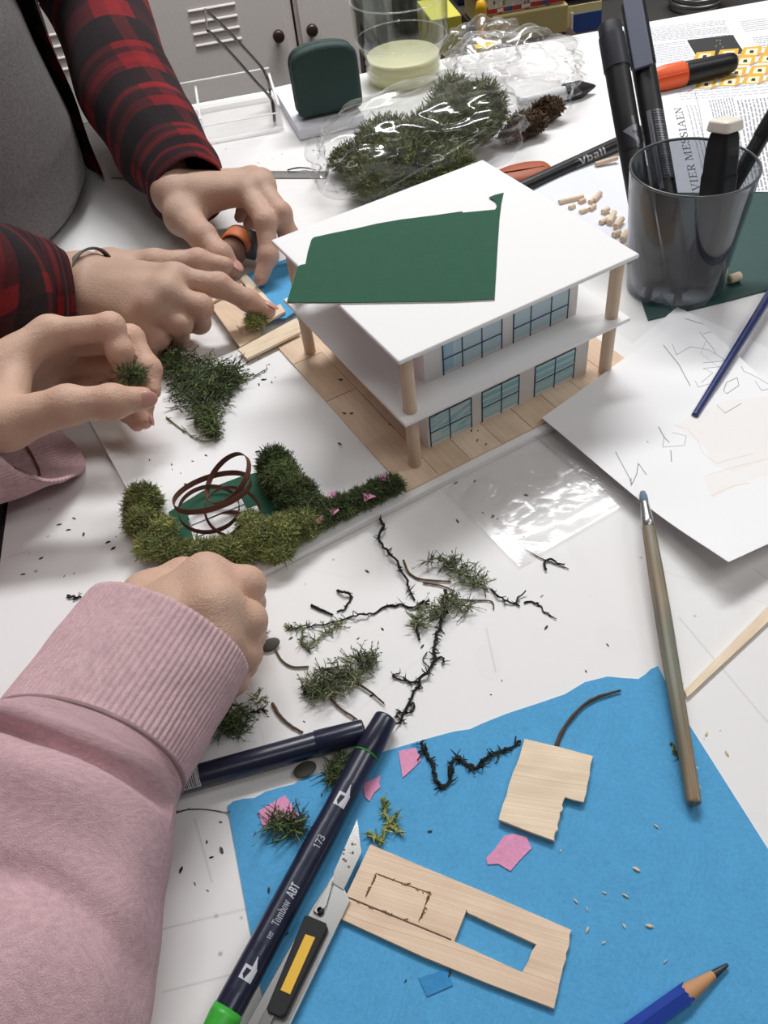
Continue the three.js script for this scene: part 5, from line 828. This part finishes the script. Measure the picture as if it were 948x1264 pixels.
{
  const top = at(896, 150, 0.118), foot = at(872, 348, 0.008), L = foot.distanceTo(top);
  const t = thing('cup_marker', 'black marker with a cream white cap end standing in the cup', 'marker', foot);
  const sqGeo = (s0, s1, w0, w1, m) => { const g = new RoundedBoxGeometry(1, 1, 1, 3, 0.22); const p = g.attributes.position; for (let i = 0; i < p.count; i++) { const f = p.getY(i) + 0.5, w = w0 + (w1 - w0) * f; p.setXYZ(i, p.getX(i) * w, s0 + f * (s1 - s0), p.getZ(i) * w); } g.computeVertexNormals(); g.rotateY(0.5); return along(g, foot, top); };
  part('barrel', sqGeo(0, L - 0.0050, 0.0185, 0.0185), M(0x1b1d20, 0.4), t);
  part('grip_step', sqGeo(L - 0.062, L - 0.030, 0.0200, 0.0198), M(0x202225, 0.4), t);
  part('cap_end', sqGeo(L - 0.0062, L + 0.0022, 0.0198, 0.0172), M(0xf6efe2, 0.3), t, 'cream white cap end');
}
{
  const top = at(985, 92, 0.125), foot = at(846, 330, 0.010), L = foot.distanceTo(top);
  const t = thing('cup_pen', 'slim black pen leaning to the right over the cup rim', 'pen', foot);
  part('barrel', turned(foot, top, [[0, 0], [0.004, 0.0030], [0.012, 0.0052], [L - 0.045, 0.0056], [L - 0.045, 0]], 22), mat.black, t);
  part('cap', turned(foot, top, [[L - 0.045, 0.005], [L - 0.045, 0.0062], [L - 0.002, 0.0058], [L, 0.0050], [L, 0]], 22), mat.black, t);
}
// ---------------------------------------------------------------- green cutting mat, newspaper, right-hand papers
single('cutting_mat', board(px([[742, 224], [800, 204], [1050, 150], [1120, 310], [892, 373], [800, 395]], 0.0011), TABLE + 0.0002, 0.0009, { bevel: 0.0002, turn: 0.2 }), M(0x1d4a44, 0.6, { map: cardT }), 'dark green cutting mat under the pen cup', 'mat');
{
  const lift = (u, v) => 0.002 + 0.010 * Math.exp(-Math.pow((v - 0.02) / 0.10, 2)) * (0.5 + 0.5 * u) + 0.004 * Math.exp(-Math.pow((v - 0.62) / 0.12, 2)) + 0.001 * noise(u * 3, v * 4, 2);
  const np = patch(at(781, 40, 0), at(1040, 6, 0), at(1120, 238, 0), at(812, 240, 0), 24, 40, lift, 0.0008), loc = locator(np.P3);
  const tex = canvasTex(2048, 2048, (c, w) => {
    reseed(42); c.fillStyle = '#e9e9ec'; c.fillRect(0, 0, w, w); const Q = (p) => { const [u, v] = loc(p); return [u * w, v * w]; };
    const poly = (pts, col) => { c.fillStyle = col; c.beginPath(); pts.forEach((p, i) => { const [x, y] = Q(p); i ? c.lineTo(x, y) : c.moveTo(x, y); }); c.closePath(); c.fill(); };
    const col = (p0, p1, p2, p3, rows, alpha) => { for (let r = 0; r < rows; r++) { const f = (r + 0.5) / rows, a = [p0[0] + (p3[0] - p0[0]) * f, p0[1] + (p3[1] - p0[1]) * f], b = [p1[0] + (p2[0] - p1[0]) * f, p1[1] + (p2[1] - p1[1]) * f]; let t = 0; const A = Q(a), B = Q(b); c.strokeStyle = `rgba(70,70,80,${alpha})`; c.lineWidth = 0.42 / rows * Math.hypot(Q(p3)[0] - Q(p0)[0], Q(p3)[1] - Q(p0)[1]); const end = rnd() < 0.15 ? 0.6 : 1; while (t < end) { const l = rr(0.02, 0.08); c.beginPath(); c.moveTo(A[0] + (B[0] - A[0]) * t, A[1] + (B[1] - A[1]) * t); const e = Math.min(end, t + l); c.lineTo(A[0] + (B[0] - A[0]) * e, A[1] + (B[1] - A[1]) * e); c.stroke(); t += l + 0.012; } } };
    poly([[795, 82], [948, 64], [1000, 60], [1000, 96], [948, 103], [806, 118]], '#cfdfe4');
    col([792, 34], [895, 24], [902, 44], [796, 52], 12, 0.5); col([795, 56], [846, 50], [860, 74], [799, 80], 13, 0.5);
    col([912, 26], [945, 22], [955, 36], [920, 40], 6, 0.4); col([928, 46], [1000, 40], [1000, 60], [938, 62], 8, 0.5);
    poly([[848, 49.5], [905, 43], [920, 66], [862, 73]], '#2b2d2c'); for (const p of [[885, 50], [889, 54], [884, 57], [892, 58], [889, 50]]) poly([[p[0] - 1, p[1] - 1], [p[0] + 1, p[1] - 1], [p[0] + 1, p[1] + 1], [p[0] - 1, p[1] + 1]], '#7a6f5c');
    for (let r = 0; r < 4; r++) for (let k = -2; k < 4; k++) { const x = 886 + k * 29 + (r % 2 ? 13 : 0) + (3 - r) * 5, y = 102 - r * 11.5 - k * 3; if (x < 862) continue; poly([[x - 15, y + 5], [x - 10, y - 6], [x + 13, y - 8], [x + 11, y + 4]], '#d8a93a'); poly([[x - 9, y + 3], [x - 6, y - 4], [x + 8, y - 5], [x + 6, y + 3]], '#ece0bd'); poly([[x - 3, y + 1], [x - 2, y - 2.4], [x + 2.5, y - 2.6], [x + 2, y + 1]], '#2e2622'); poly([[x - 24, y + 7], [x - 15, y + 3], [x - 14, y + 5], [x - 23, y + 9]], '#b98b8a'); }
    // vertical heading and columns of the lower half
    const heading = (s, p, q, size) => { const A = Q(p), B = Q(q); c.save(); c.translate(...A); c.rotate(Math.atan2(B[1] - A[1], B[0] - A[0])); c.font = size + 'px serif'; c.fillStyle = '#4a4a50'; const m = c.measureText(s).width, l = Math.hypot(B[0] - A[0], B[1] - A[1]); c.scale(l / m, 1); c.fillText(s, 0, 0); c.restore(); };
    heading('OLIVIER MESSIAEN', [871, 262], [841, 132], 96);
    for (let k = 0; k < 3; k++) { const x = 846 + k * 5; col([x, 130], [x + 26, 232], [x + 29, 232], [x + 3, 130], 1, 0.4); }
    for (const [x0, x1] of [[874, 905], [908, 950], [953, 1000]]) col([x0, 124], [x0 + 22, 236], [x1 + 22, 232], [x1, 120], 9, 0.5);
    col([836, 112], [1000, 96], [1000, 112], [840, 124], 4, 0.25);
    c.strokeStyle = 'rgba(60,60,64,0.8)'; c.lineWidth = 4; c.beginPath(); c.moveTo(...Q([858, 114])); c.lineTo(...Q([880, 240])); c.stroke();
  });
  single('newspaper', np.g, M(0xffffff, 0.8, { map: tex }), 'open newspaper with a yellow patterned picture behind the pen cup', 'newspaper');
}
{ // orange highlighter
  const A = at(800, 101, 0.014), B = at(908, 76, 0.013), L = A.distanceTo(B); const t = thing('highlighter', 'black and orange highlighter lying on the newspaper', 'highlighter', at(850, 100, 0.004));
  const flatG = (p) => { const g = new THREE.LatheGeometry(p.map(([a, b]) => new THREE.Vector2(Math.max(b, 1e-5), a)), 24); g.scale(1, 1, 0.72); const { d, s } = frame(A, B); const n2 = s.clone().cross(d); g.applyMatrix4(new THREE.Matrix4().makeBasis(s, d, n2)); g.translate(A.x, A.y, A.z); return g; };
  part('cap', flatG([[0, 0], [0.001, 0.0098], [L * 0.2, 0.0125], [L * 0.4, 0.0120], [L * 0.43, 0.0098], [L * 0.43, 0]]), mat.orange, t, 'bright orange cap');
  part('barrel', flatG([[L * 0.42, 0.0095], [L * 0.43, 0.0112], [L * 0.9, 0.0100], [L * 0.97, 0.0092], [L, 0.0070], [L, 0]]), mat.black, t, 'black barrel');
  const g = new RoundedBoxGeometry(0.0028, L * 0.36, 0.0022, 2, 0.0009); const { d, s, n } = frame(A, B); g.applyMatrix4(new THREE.Matrix4().makeBasis(s, d, s.clone().cross(d))); const c = A.clone().addScaledVector(d, L * 0.22).addScaledVector(n, 0.0090); g.translate(c.x, c.y, c.z); part('clip', g, M(0xd9491b, 0.45), t, 'orange clip');
}
{ // ball pen
  const A = at(618, 244, 0.008), B = at(806, 158, 0.008), L = A.distanceTo(B); const t = thing('ball_pen', 'black ball pen with grey lettering lying behind the model roof', 'pen', at(710, 205, 0));
  part('barrel', turned(A, B, [[0, 0], [0.0006, 0.0045], [0.002, 0.0062], [L * 0.8, 0.0066], [L * 0.8, 0]], 24), mat.black, t);
  part('cap', turned(A, B, [[L * 0.8, 0.006], [L * 0.8, 0.0071], [L, 0.0068], [L + 0.001, 0.0058], [L + 0.001, 0]], 24), mat.black, t);
  part('print', wrap(A, B, 0.00675, L * 0.44, L * 0.80, -0.85, 0.75), print(512, 128, (c, w, h) => { c.fillStyle = '#b9babd'; c.font = 'bold 104px sans-serif'; c.textBaseline = 'middle'; c.fillText('Vball', 40, h * 0.55); }, '#131316'), t, 'grey lettering');
}
{ // rust coloured oval eraser
  const c = at(646, 216, 0.006), g = new THREE.SphereGeometry(1, 30, 18); g.scale(0.033, 0.0068, 0.017); const p = g.attributes.position; for (let i = 0; i < p.count; i++) { const x = p.getX(i); if (x > 0.022) p.setX(i, 0.022 + (x - 0.022) * 0.45); } g.computeVertexNormals(); g.rotateY(0.16); g.translate(c.x, TABLE + 0.0072, c.z);
  const t = thing('oval_case', 'rust orange oval case lying beside the black ball pen', 'case', at(646, 216, 0)); part('shell', g, mat.rust, t);
  part('ridge', tube([at(612, 214, 0.013), at(645, 209, 0.0142), at(672, 205, 0.0125)], 0.0006, 24, 6), M(0x8f4322, 0.55), t);
}
// sheet with dowel offcuts
single('white_sheet', patch(at(652, 231, 0.0005), at(768, 189, 0.0005), at(830, 300, 0.0005), at(705, 345, 0.0005), 12, 12, (u, v) => 0.0025 + 0.0015 * Math.sin(u * 4) + 0.003 * (1 - v) * (1 - u), 0.0003).g, mat.paperBlue, 'bluish white sheet scattered with dowel offcuts behind the roof', 'paper');
{
  const pegs = [[735, 203, 762, 195, 0.0022], [690, 250, 720, 243, 0.0024], [728, 250, 737, 242, 0.0022], [733, 248, 741, 238, 0.0022], [703, 257, 709, 254, 0.0022], [716, 262, 724, 259, 0.0022], [728, 259, 734, 254, 0.0022], [744, 262, 751, 258, 0.0024], [752, 275, 758, 262, 0.0026], [760, 280, 768, 270, 0.0026], [757, 290, 765, 286, 0.0024], [768, 296, 774, 286, 0.0026], [715, 250, 722, 247, 0.0022], [741, 275, 749, 270, 0.0022], [770, 306, 780, 300, 0.0024]];
  pegs.forEach(([x0, y0, x1, y1, r], i) => { const A = at(x0, y0, 0.0045 + r), B = at(x1, y1, 0.0045 + r), L = A.distanceTo(B); const g = turned(A, B, [[0, 0], [0, r * 0.93], [0.0002, r], [L - 0.0002, r], [L, r * 0.93], [L, 0]], 14); single('dowel_offcut', g, i % 3 ? mat.balsaPale : mat.balsa, i === 0 ? 'round dowel offcut lying nearest the black ball pen' : i === 1 ? 'longest round dowel offcut on the bluish sheet' : 'short round dowel offcut on the bluish sheet', 'dowel', 'dowel offcuts on the sheet'); });
  const A = at(901, 345, 0.005), B = at(913, 341, 0.005); single('dowel_offcut', turned(A, B, [[0, 0], [0, 0.0036], [A.distanceTo(B), 0.0036], [A.distanceTo(B), 0]], 16), mat.balsaPale, 'single round dowel offcut lying on the green cutting mat', 'dowel');
}
// ---------------------------------------------------------------- far left: ruler, acrylic tray, case
{
  const t = thing('steel_ruler', 'steel ruler lying on the table behind the plaid cuff', 'ruler', at(300, 215, 0));
  part('blade', board(px([[137, 210], [406, 211], [402, 219.5], [137, 219]], 0.0012), TABLE + 0.0002, 0.001, { bevel: 0.0001 }), M(0x8f8d8a, 0.45, { metalness: 0.7, map: cardT }), t);
  const ticks = []; for (let i = 0; i < 60; i++) { const x = 290 + i * 1.9; const a = at(x, 211.8, 0.0014), b = at(x, i % 5 ? 213.4 : 215, 0.0014); ticks.push(clean(tube([a, a.clone().lerp(b, 0.5), b], 0.00018, 2, 4))); } part('tick_marks', mergeGeometries(ticks), M(0x3a3937, 0.6), t).userData.kind = 'stuff';
}
{
  const b0 = 0.932, b1 = 1.025, a0 = -0.075, a1 = 0.048, w = 0.0025, y = TABLE + 0.0004; const t = thing('acrylic_tray', 'clear acrylic desk tray beside the dark green case', 'tray', room((a0 + a1) / 2, TABLE, (b0 + b1) / 2));
  part('bottom', roomBox(a0, a1, y, y + w, b0, b1), mat.acrylic, t); part('front_lip', roomBox(a0, a1, y + w, y + 0.016, b0, b0 + w), mat.acrylic, t); part('back_wall', roomBox(a0, a1, y + w, y + 0.03, b1 - w, b1), mat.acrylic, t);
  for (const a of [a0, -0.038, a1 - w]) part('divider', roomBox(a, a + w, y + w, y + 0.024, b0 + w, b1 - w), mat.acrylic, t);
  const edgeM = P(0xffffff, 0.25, { transmission: 0.35, thickness: 0 }); part('edge', merge([roomBox(a0, a1, y + 0.016, y + 0.0168, b0, b0 + w), roomBox(a0, a1, y + 0.03, y + 0.0308, b1 - w, b1), roomBox(-0.038, -0.038 + w, y + 0.024, y + 0.0248, b0, b1), roomBox(a1 - w, a1, y + 0.024, y + 0.0248, b0, b1)]), edgeM, t, 'bright polished edges');
}
{ // bent steel wire standing in the tray
  const t = thing('wire_easel', 'bent steel wire stand rising from the clear acrylic tray', 'wire stand', at(334, 140, 0.004));
  const p1 = [at(339, 150, 0.004), at(337, 128, 0.018), at(334, 121, 0.024), at(315, 100, 0.048), at(285, 66, 0.082), at(256, 37, 0.112)], p2 = [at(333, 112, 0.012), at(330, 97, 0.030), at(326, 88, 0.036), at(300, 58, 0.066), at(270, 27, 0.098), at(253, 12, 0.114)];
  const rodM = M(0x6a6664, 0.35, { metalness: 0.8 }); part('rod', tube(p1, 0.0016, 60, 8), rodM, t); part('rod', tube(p2, 0.0016, 60, 8), rodM, t);
  part('crossbar', tube([p1[5], p1[5].clone().lerp(p2[5], 0.5), p2[5]], 0.0009, 10, 8), mat.darkSteel, t); part('foot_bar', tube([p1[0], p1[0].clone().lerp(p2[0], 0.5), p2[0]], 0.0011, 10, 8), mat.darkSteel, t);
}
single('white_booklet', (() => { const g = new RoundedBoxGeometry(0.072, 0.011, 0.125, 2, 0.0012); g.rotateY(ROOM_TURN + 0.10); const c = room(0.090, TABLE + 0.0058, 0.960); g.translate(c.x, c.y, c.z); return g; })(), mat.paperBlue, 'white pad of paper lying under the dark green case', 'paper pad');
{
  const c = room(0.099, TABLE + 0.0118, 0.927), t = thing('green_case', 'dark green rounded hard case standing upright on the white pad', 'case', c);
  const sh = new THREE.Shape(), w = 0.035, wb = 0.0345, h = 0.065; sh.moveTo(-wb + 0.006, 0); sh.lineTo(wb - 0.006, 0); sh.quadraticCurveTo(wb, 0, wb + 0.0005, 0.008); sh.lineTo(w, h - 0.018); sh.quadraticCurveTo(w, h - 0.004, w - 0.016, h - 0.001); sh.quadraticCurveTo(0, h + 0.003, -w + 0.016, h - 0.001); sh.quadraticCurveTo(-w, h - 0.004, -w, h - 0.018); sh.lineTo(-wb - 0.0005, 0.008); sh.quadraticCurveTo(-wb, 0, -wb + 0.006, 0);
  const mk = (d, z, b) => { const g = new THREE.ExtrudeGeometry(sh, { depth: d - 2 * b, bevelEnabled: true, bevelThickness: b, bevelSize: b, bevelOffset: -b, bevelSegments: 5, curveSegments: 12 }); g.translate(0, 0, z + b); g.rotateX(-0.10); g.rotateY(ROOM_TURN + 0.05); g.translate(c.x, c.y + 0.0012, c.z); return g; };
  const gm = M(0x24403c, 0.65, { bumpMap: grainT, bumpScale: 0.0003 }); part('front_shell', mk(0.015, 0.001, 0.006), gm, t); part('back_shell', mk(0.013, -0.0125, 0.006), M(0x1f3a36, 0.65, { bumpMap: grainT, bumpScale: 0.0003 }), t);
}
// ---------------------------------------------------------------- clear jar
{
  const c = at(499, 97, 0), A = c.clone().setY(TABLE + 0.0004), B = A.clone().setY(TABLE + 1); const t = thing('clear_jar', 'clear plastic jar with pale yellow paste in its ribbed base', 'jar', c);
  const out = [[0, 0], [0, 0.038], [0.002, 0.0415], [0.008, 0.0425], [0.011, 0.0412], [0.014, 0.0428], [0.018, 0.0415], [0.021, 0.0430], [0.026, 0.0418], [0.031, 0.0440], [0.040, 0.0490], [0.052, 0.0520], [0.13, 0.0530], [0.134, 0.0540], [0.137, 0.0530]];
  const prof = [...out, ...out.slice(1).reverse().map(([h, r]) => [Math.max(h, 0.0015), r - 0.0012]), [0.0015, 0]];
  part('jar_wall', turned(A, B, prof, 56), P(0xf6f8f6, 0.05, { transmission: 1, thickness: 0, ior: 1.45 }), t);
  part('paste', turned(A, B, [[0.0018, 0], [0.0022, 0.0385], [0.008, 0.0408], [0.014, 0.0410], [0.021, 0.0408], [0.027, 0.0402], [0.0275, 0]], 40), P(0xefe9bf, 0.4, { transmission: 0.35, thickness: 0 }), t, 'pale yellow paste');
  for (const h of [0.0425, 0.083]) { const g = new THREE.TorusGeometry(h < 0.05 ? 0.0505 : 0.0529, 0.0008, 8, 64); g.rotateX(Math.PI / 2); g.translate(c.x, TABLE + h + 0.002, c.z); part('rim_line', g, P(0xffffff, 0.1, { transmission: 0.8, thickness: 0 }), t); }
}
// ---------------------------------------------------------------- bag of moss
const pillow = (c, ax, ay, az, turn, amp, s, n1 = 64, n2 = 40, minY = TABLE + 0.0006) => { const g = new THREE.SphereGeometry(1, n1, n2), p = g.attributes.position; for (let i = 0; i < p.count; i++) { let x = p.getX(i), y = p.getY(i), z = p.getZ(i); const e = (v) => Math.sign(v) * Math.pow(Math.abs(v), 0.72); x = e(x); y = e(y); z = e(z); const k = 1 + amp * (Math.abs(noise(x * 1.7 + s, y * 1.7, z * 1.7)) - 0.25 + 0.40 * (Math.abs(noise(x * 3.1 + s, y * 3.1, z * 3.1)) - 0.2) + 0.06 * noise(x * 8, y * 8 + s, z * 8)); p.setXYZ(i, x * ax * k, y * ay * k, z * az * k); } g.rotateY(turn); g.translate(c.x, c.y, c.z); const f = g; const q = f.attributes.position; for (let i = 0; i < q.count; i++) if (q.getY(i) < minY) q.setY(i, minY); f.computeVertexNormals(); return f; };
{
  reseed(901); const m = new Moss('bag');
  const L = [[470, 228, 0.032, 0.024, 900], [500, 215, 0.036, 0.028, 1000], [535, 195, 0.036, 0.032, 1000], [570, 175, 0.034, 0.036, 900], [595, 160, 0.026, 0.034, 600], [455, 205, 0.028, 0.020, 600], [480, 185, 0.034, 0.024, 700], [545, 215, 0.034, 0.022, 700], [430, 200, 0.016, 0.014, 350], [560, 155, 0.028, 0.034, 500]];
  for (const [x, y, r, ry, n] of L) { const c = at(x, y + 14, 0); c.y = TABLE + ry * 0.75 + 0.001; m.lump(c, r, ry, r * 0.8, Math.round(n * 1.4), 0.0055, 0.0006, TABLE + 0.0012); }
  single('moss_heap', m.geo(TABLE + 0.0012), mat.moss, 'large heap of green moss inside the clear plastic bag', 'moss');
  reseed(902); const br = new Moss('brown'); for (const [x, y, r, ry, n] of [[650, 168, 0.022, 0.014, 260], [675, 150, 0.018, 0.014, 220], [632, 178, 0.015, 0.010, 160]]) { const c = at(x, y, 0); c.y = TABLE + ry * 0.8; br.lump(c, r, ry, r * 0.7, Math.round(n * 1.8), 0.0024, 0.0012, TABLE + 0.0012); }
  single('bark_scraps', br.geo(TABLE + 0.0012), mat.moss, 'dark brown bark scraps in the crumpled end of the clear bag', 'bark');
  const t = thing('moss_bag', 'large crumpled clear plastic bag filled with green moss', 'plastic bag', at(540, 200, 0));
  const c1 = at(522, 202, 0); c1.y = TABLE + 0.026; part('film', pillow(c1, 0.108, 0.040, 0.066, 0.42, 0.24, 1.7, 150, 100), mat.film, t, 'clear glossy film over the moss');
  const c2 = at(634, 122, 0); c2.y = TABLE + 0.024; part('film', pillow(c2, 0.068, 0.032, 0.066, 0.1, 0.42, 4.4, 150, 100), mat.film, t, 'clear crumpled empty end');
  const c3 = at(596, 84, 0); c3.y = TABLE + 0.022; part('film', pillow(c3, 0.040, 0.024, 0.04, 0.3, 0.45, 9.4, 110, 76), mat.film, t, 'clear crumpled empty end');
  part('seam', tube([at(441, 168, 0.03), at(446, 205, 0.022), at(455, 252, 0.003)], 0.0007, 30, 6), mat.film, t); part('fold', tube([at(458, 246, 0.012), at(510, 214, 0.038), at(560, 185, 0.05), at(600, 158, 0.05)], 0.0008, 40, 6), mat.film, t);
}
{ // black marker tip poking out from under the bag
  const A = at(640, 128, 0.008), B = at(735, 106, 0.007), L = A.distanceTo(B), t = thing('paint_marker', 'black pointed marker cap poking out of the crumpled bag', 'marker', at(700, 115, 0));
  part('barrel', turned(A, B, [[0, 0], [0.0006, 0.0066], [L - 0.036, 0.0070], [L - 0.036, 0]], 22), M(0xd9d9dc, 0.4), t, 'pale grey barrel'); part('cap', turned(A, B, [[L - 0.036, 0.0068], [L - 0.036, 0.0092], [L - 0.018, 0.0088], [L - 0.002, 0.0022], [L, 0.0008], [L, 0]], 22), M(0x1b1b1f, 0.5), t, 'black pointed cap');
}
// ---------------------------------------------------------------- background bench and its clutter
{
  const top = TABLE - 0.150, b0 = 1.36; const t = thing('low_bench', 'dark low bench behind the table holding boxes and books', 'bench', room(1.0, 0, 1.6)); const dm = M(0x2c2926, 0.6);
  part('bench_top', roomBox(0.27, 1.9, top - 0.03, top, b0, 1.86, 0.004), dm, t); for (const [a, b] of [[0.3, 1.4], [1.87, 1.4], [0.3, 1.83], [1.87, 1.83]]) part('leg', roomBox(a - 0.025, a + 0.025, 0, top - 0.03, b - 0.025, b + 0.025), dm, t);
  const k = 1.45 / 1.07, Y = (y) => TABLE + EYE + (y - EYE) * k; // read on the 1.07 m plane, standing at 1.45 m
  const bx = (name, a0, a1, y0, y1, b, d, m, label, cat) => single(name, roomBox(a0, a1, y0, y1, b, b + d, 0.002), m, label, cat);
  const top1 = top + 0.0005;
  bx('book', 0.425, 0.57, top1, top + 0.012, 1.41, 0.2, M(0x3a2522, 0.6), 'dark brown book lying under the cream box', 'book');
  const cream = thing('storage_box', 'cream box with a printed red and blue lid band on the dark bench', 'box', room(0.5, top + 0.0125, 1.52)); part('box_body', roomBox(0.43, 0.556, top + 0.0125, top + 0.055, 1.43, 1.60, 0.003), M(0xdcc98c, 0.6, { map: cardT }), cream);
  const band = canvasTex(512, 128, (c, w, h) => { reseed(8); c.fillStyle = '#d9d4c4'; c.fillRect(0, 0, w, h); for (let i = 0; i < 60; i++) { c.fillStyle = ['#b63a3a', '#3d5f94', '#8a8f72', '#efe9d8', '#9b7d86'][i % 5]; c.fillRect(rnd() * w, h * 0.1 + rnd() * h * 0.8, 8 + 26 * rnd(), 6 + 16 * rnd()); } c.fillStyle = '#c03d3d'; c.fillRect(0, h - 26, w, 20); c.fillStyle = '#f0ece0'; c.fillRect(60, h - 24, 40, 16); c.fillRect(220, h - 24, 60, 16); c.fillStyle = '#3d5f94'; c.fillRect(120, h - 26, 40, 20); c.fillRect(360, h - 26, 30, 20); });
  { const g = roomBox(0.424, 0.552, top + 0.0555, top + 0.10, 1.435, 1.595, 0.003); part('lid', g, M(0xffffff, 0.6, { map: band }), cream, 'printed lid band'); }
  const card = thing('framed_card', 'small yellow bordered card with a blue panel leaning on the bench', 'card', room(0.585, top, 1.43));
  { const mkq = (a0, a1, y0, y1, z, m, n) => { const g = new THREE.BoxGeometry(a1 - a0, y1 - y0, 0.002); g.translate((a0 + a1) / 2, (y0 + y1) / 2, z); g.rotateX(-0.12); g.rotateY(ROOM_TURN); const c = room(0.592, top + 0.001, 1.45); g.translate(c.x, c.y, c.z); part(n, g, m, card); }; mkq(-0.028, 0.03, 0, 0.042, 0, M(0xe6d59a, 0.6), 'card_border'); mkq(-0.019, 0.03, 0.002, 0.029, 0.002, M(0x2f4a92, 0.6), 'blue_panel'); mkq(-0.022, -0.019, 0.002, 0.032, 0.002, M(0xf4f2ea, 0.6), 'white_edge'); }
  bx('tape_box', 0.335, 0.385, top1, top + 0.06, 1.45, 0.10, M(0xc9c24a, 0.5), 'lime yellow box beside the cream box', 'box'); single('tool_handle', turned(room(0.407, top1, 1.415), room(0.407, 2, 1.415), [[0, 0], [0, 0.006], [0.02, 0.008], [0.05, 0.0065], [0.075, 0.009], [0.085, 0.006], [0.087, 0]], 20), M(0xe7b21d, 0.5), 'yellow tool handle standing against the cream box', 'tool'); bx('clamp', 0.39, 0.422, top1, top + 0.03, 1.385, 0.02, M(0xf0cf1e, 0.5), 'small yellow clamp at the foot of the cream box', 'tool'); bx('pouch', 0.44, 0.56, top1, top + 0.10, 1.68, 0.08, M(0x1f2740, 0.7), 'dark blue pouch behind the cream box', 'pouch');
  { const cs = thing('black_case', 'tall black case standing behind the framed card', 'case', room(0.66, top, 1.68)); part('case_body', roomBox(0.60, 0.72, top1, top + 0.11, 1.6, 1.76, 0.012), M(0x2a2a2c, 0.6), cs); part('case_lid', roomBox(0.598, 0.722, top + 0.112, top + 0.155, 1.598, 1.762, 0.014), M(0x303033, 0.55), cs); part('handle', tube([room(0.635, top + 0.15, 1.68), room(0.635, top + 0.178, 1.68), room(0.66, top + 0.184, 1.68), room(0.685, top + 0.178, 1.68), room(0.685, top + 0.15, 1.68)], 0.005, 30, 8), mat.black, cs); part('latch', roomBox(0.652, 0.668, top + 0.098, top + 0.124, 1.593, 1.6, 0.002), mat.darkSteel, cs); }
  const sack = (a, b, w, h, d, s2, label) => { const c = room(a, top + h * 0.8, b), t2 = thing('black_bag', label, 'bag', room(a, top, b)); part('bag_body', pillow(c, w, h, d, 0.1, 0.22, s2, 48, 32, top1), M(0x202024, 0.75), t2); for (const q of [-1, 1]) part('strap', tube([room(a - w * 0.5, top + h * 1.5, b + q * d * 0.3), room(a - w * 0.3, top + h * 2.1, b + q * d * 0.2), room(a + w * 0.3, top + h * 2.1, b + q * d * 0.2), room(a + w * 0.5, top + h * 1.5, b + q * d * 0.3)], 0.006, 30, 8), M(0x2b2b30, 0.7), t2); };
  sack(0.83, 1.70, 0.075, 0.055, 0.07, 2.2, 'black bag behind the metal coil'); sack(1.12, 1.70, 0.16, 0.07, 0.085, 6.1, 'wide black bag on the bench beside the metal coil');
  bx('dark_cloth', 0.312, 0.392, top1, TABLE - 0.055, 1.585, 0.07, M(0x2b2929, 0.85), 'dark folded cloth bundle behind the clear jar', 'bundle');
  const coil = []; for (let i = 0; i < 9; i++) { const g = new THREE.TorusGeometry(0.041, 0.0042, 8, 40); g.rotateX(Math.PI / 2 + 0.05); const c = room(0.80, top + 0.0125 + i * 0.0088, 1.48); g.translate(c.x, c.y, c.z); coil.push(g); } single('metal_coil', merge(coil), mat.steel, 'shiny coil of silver metal hose on the bench', 'coil');
}
renderer.render(scene, camera);
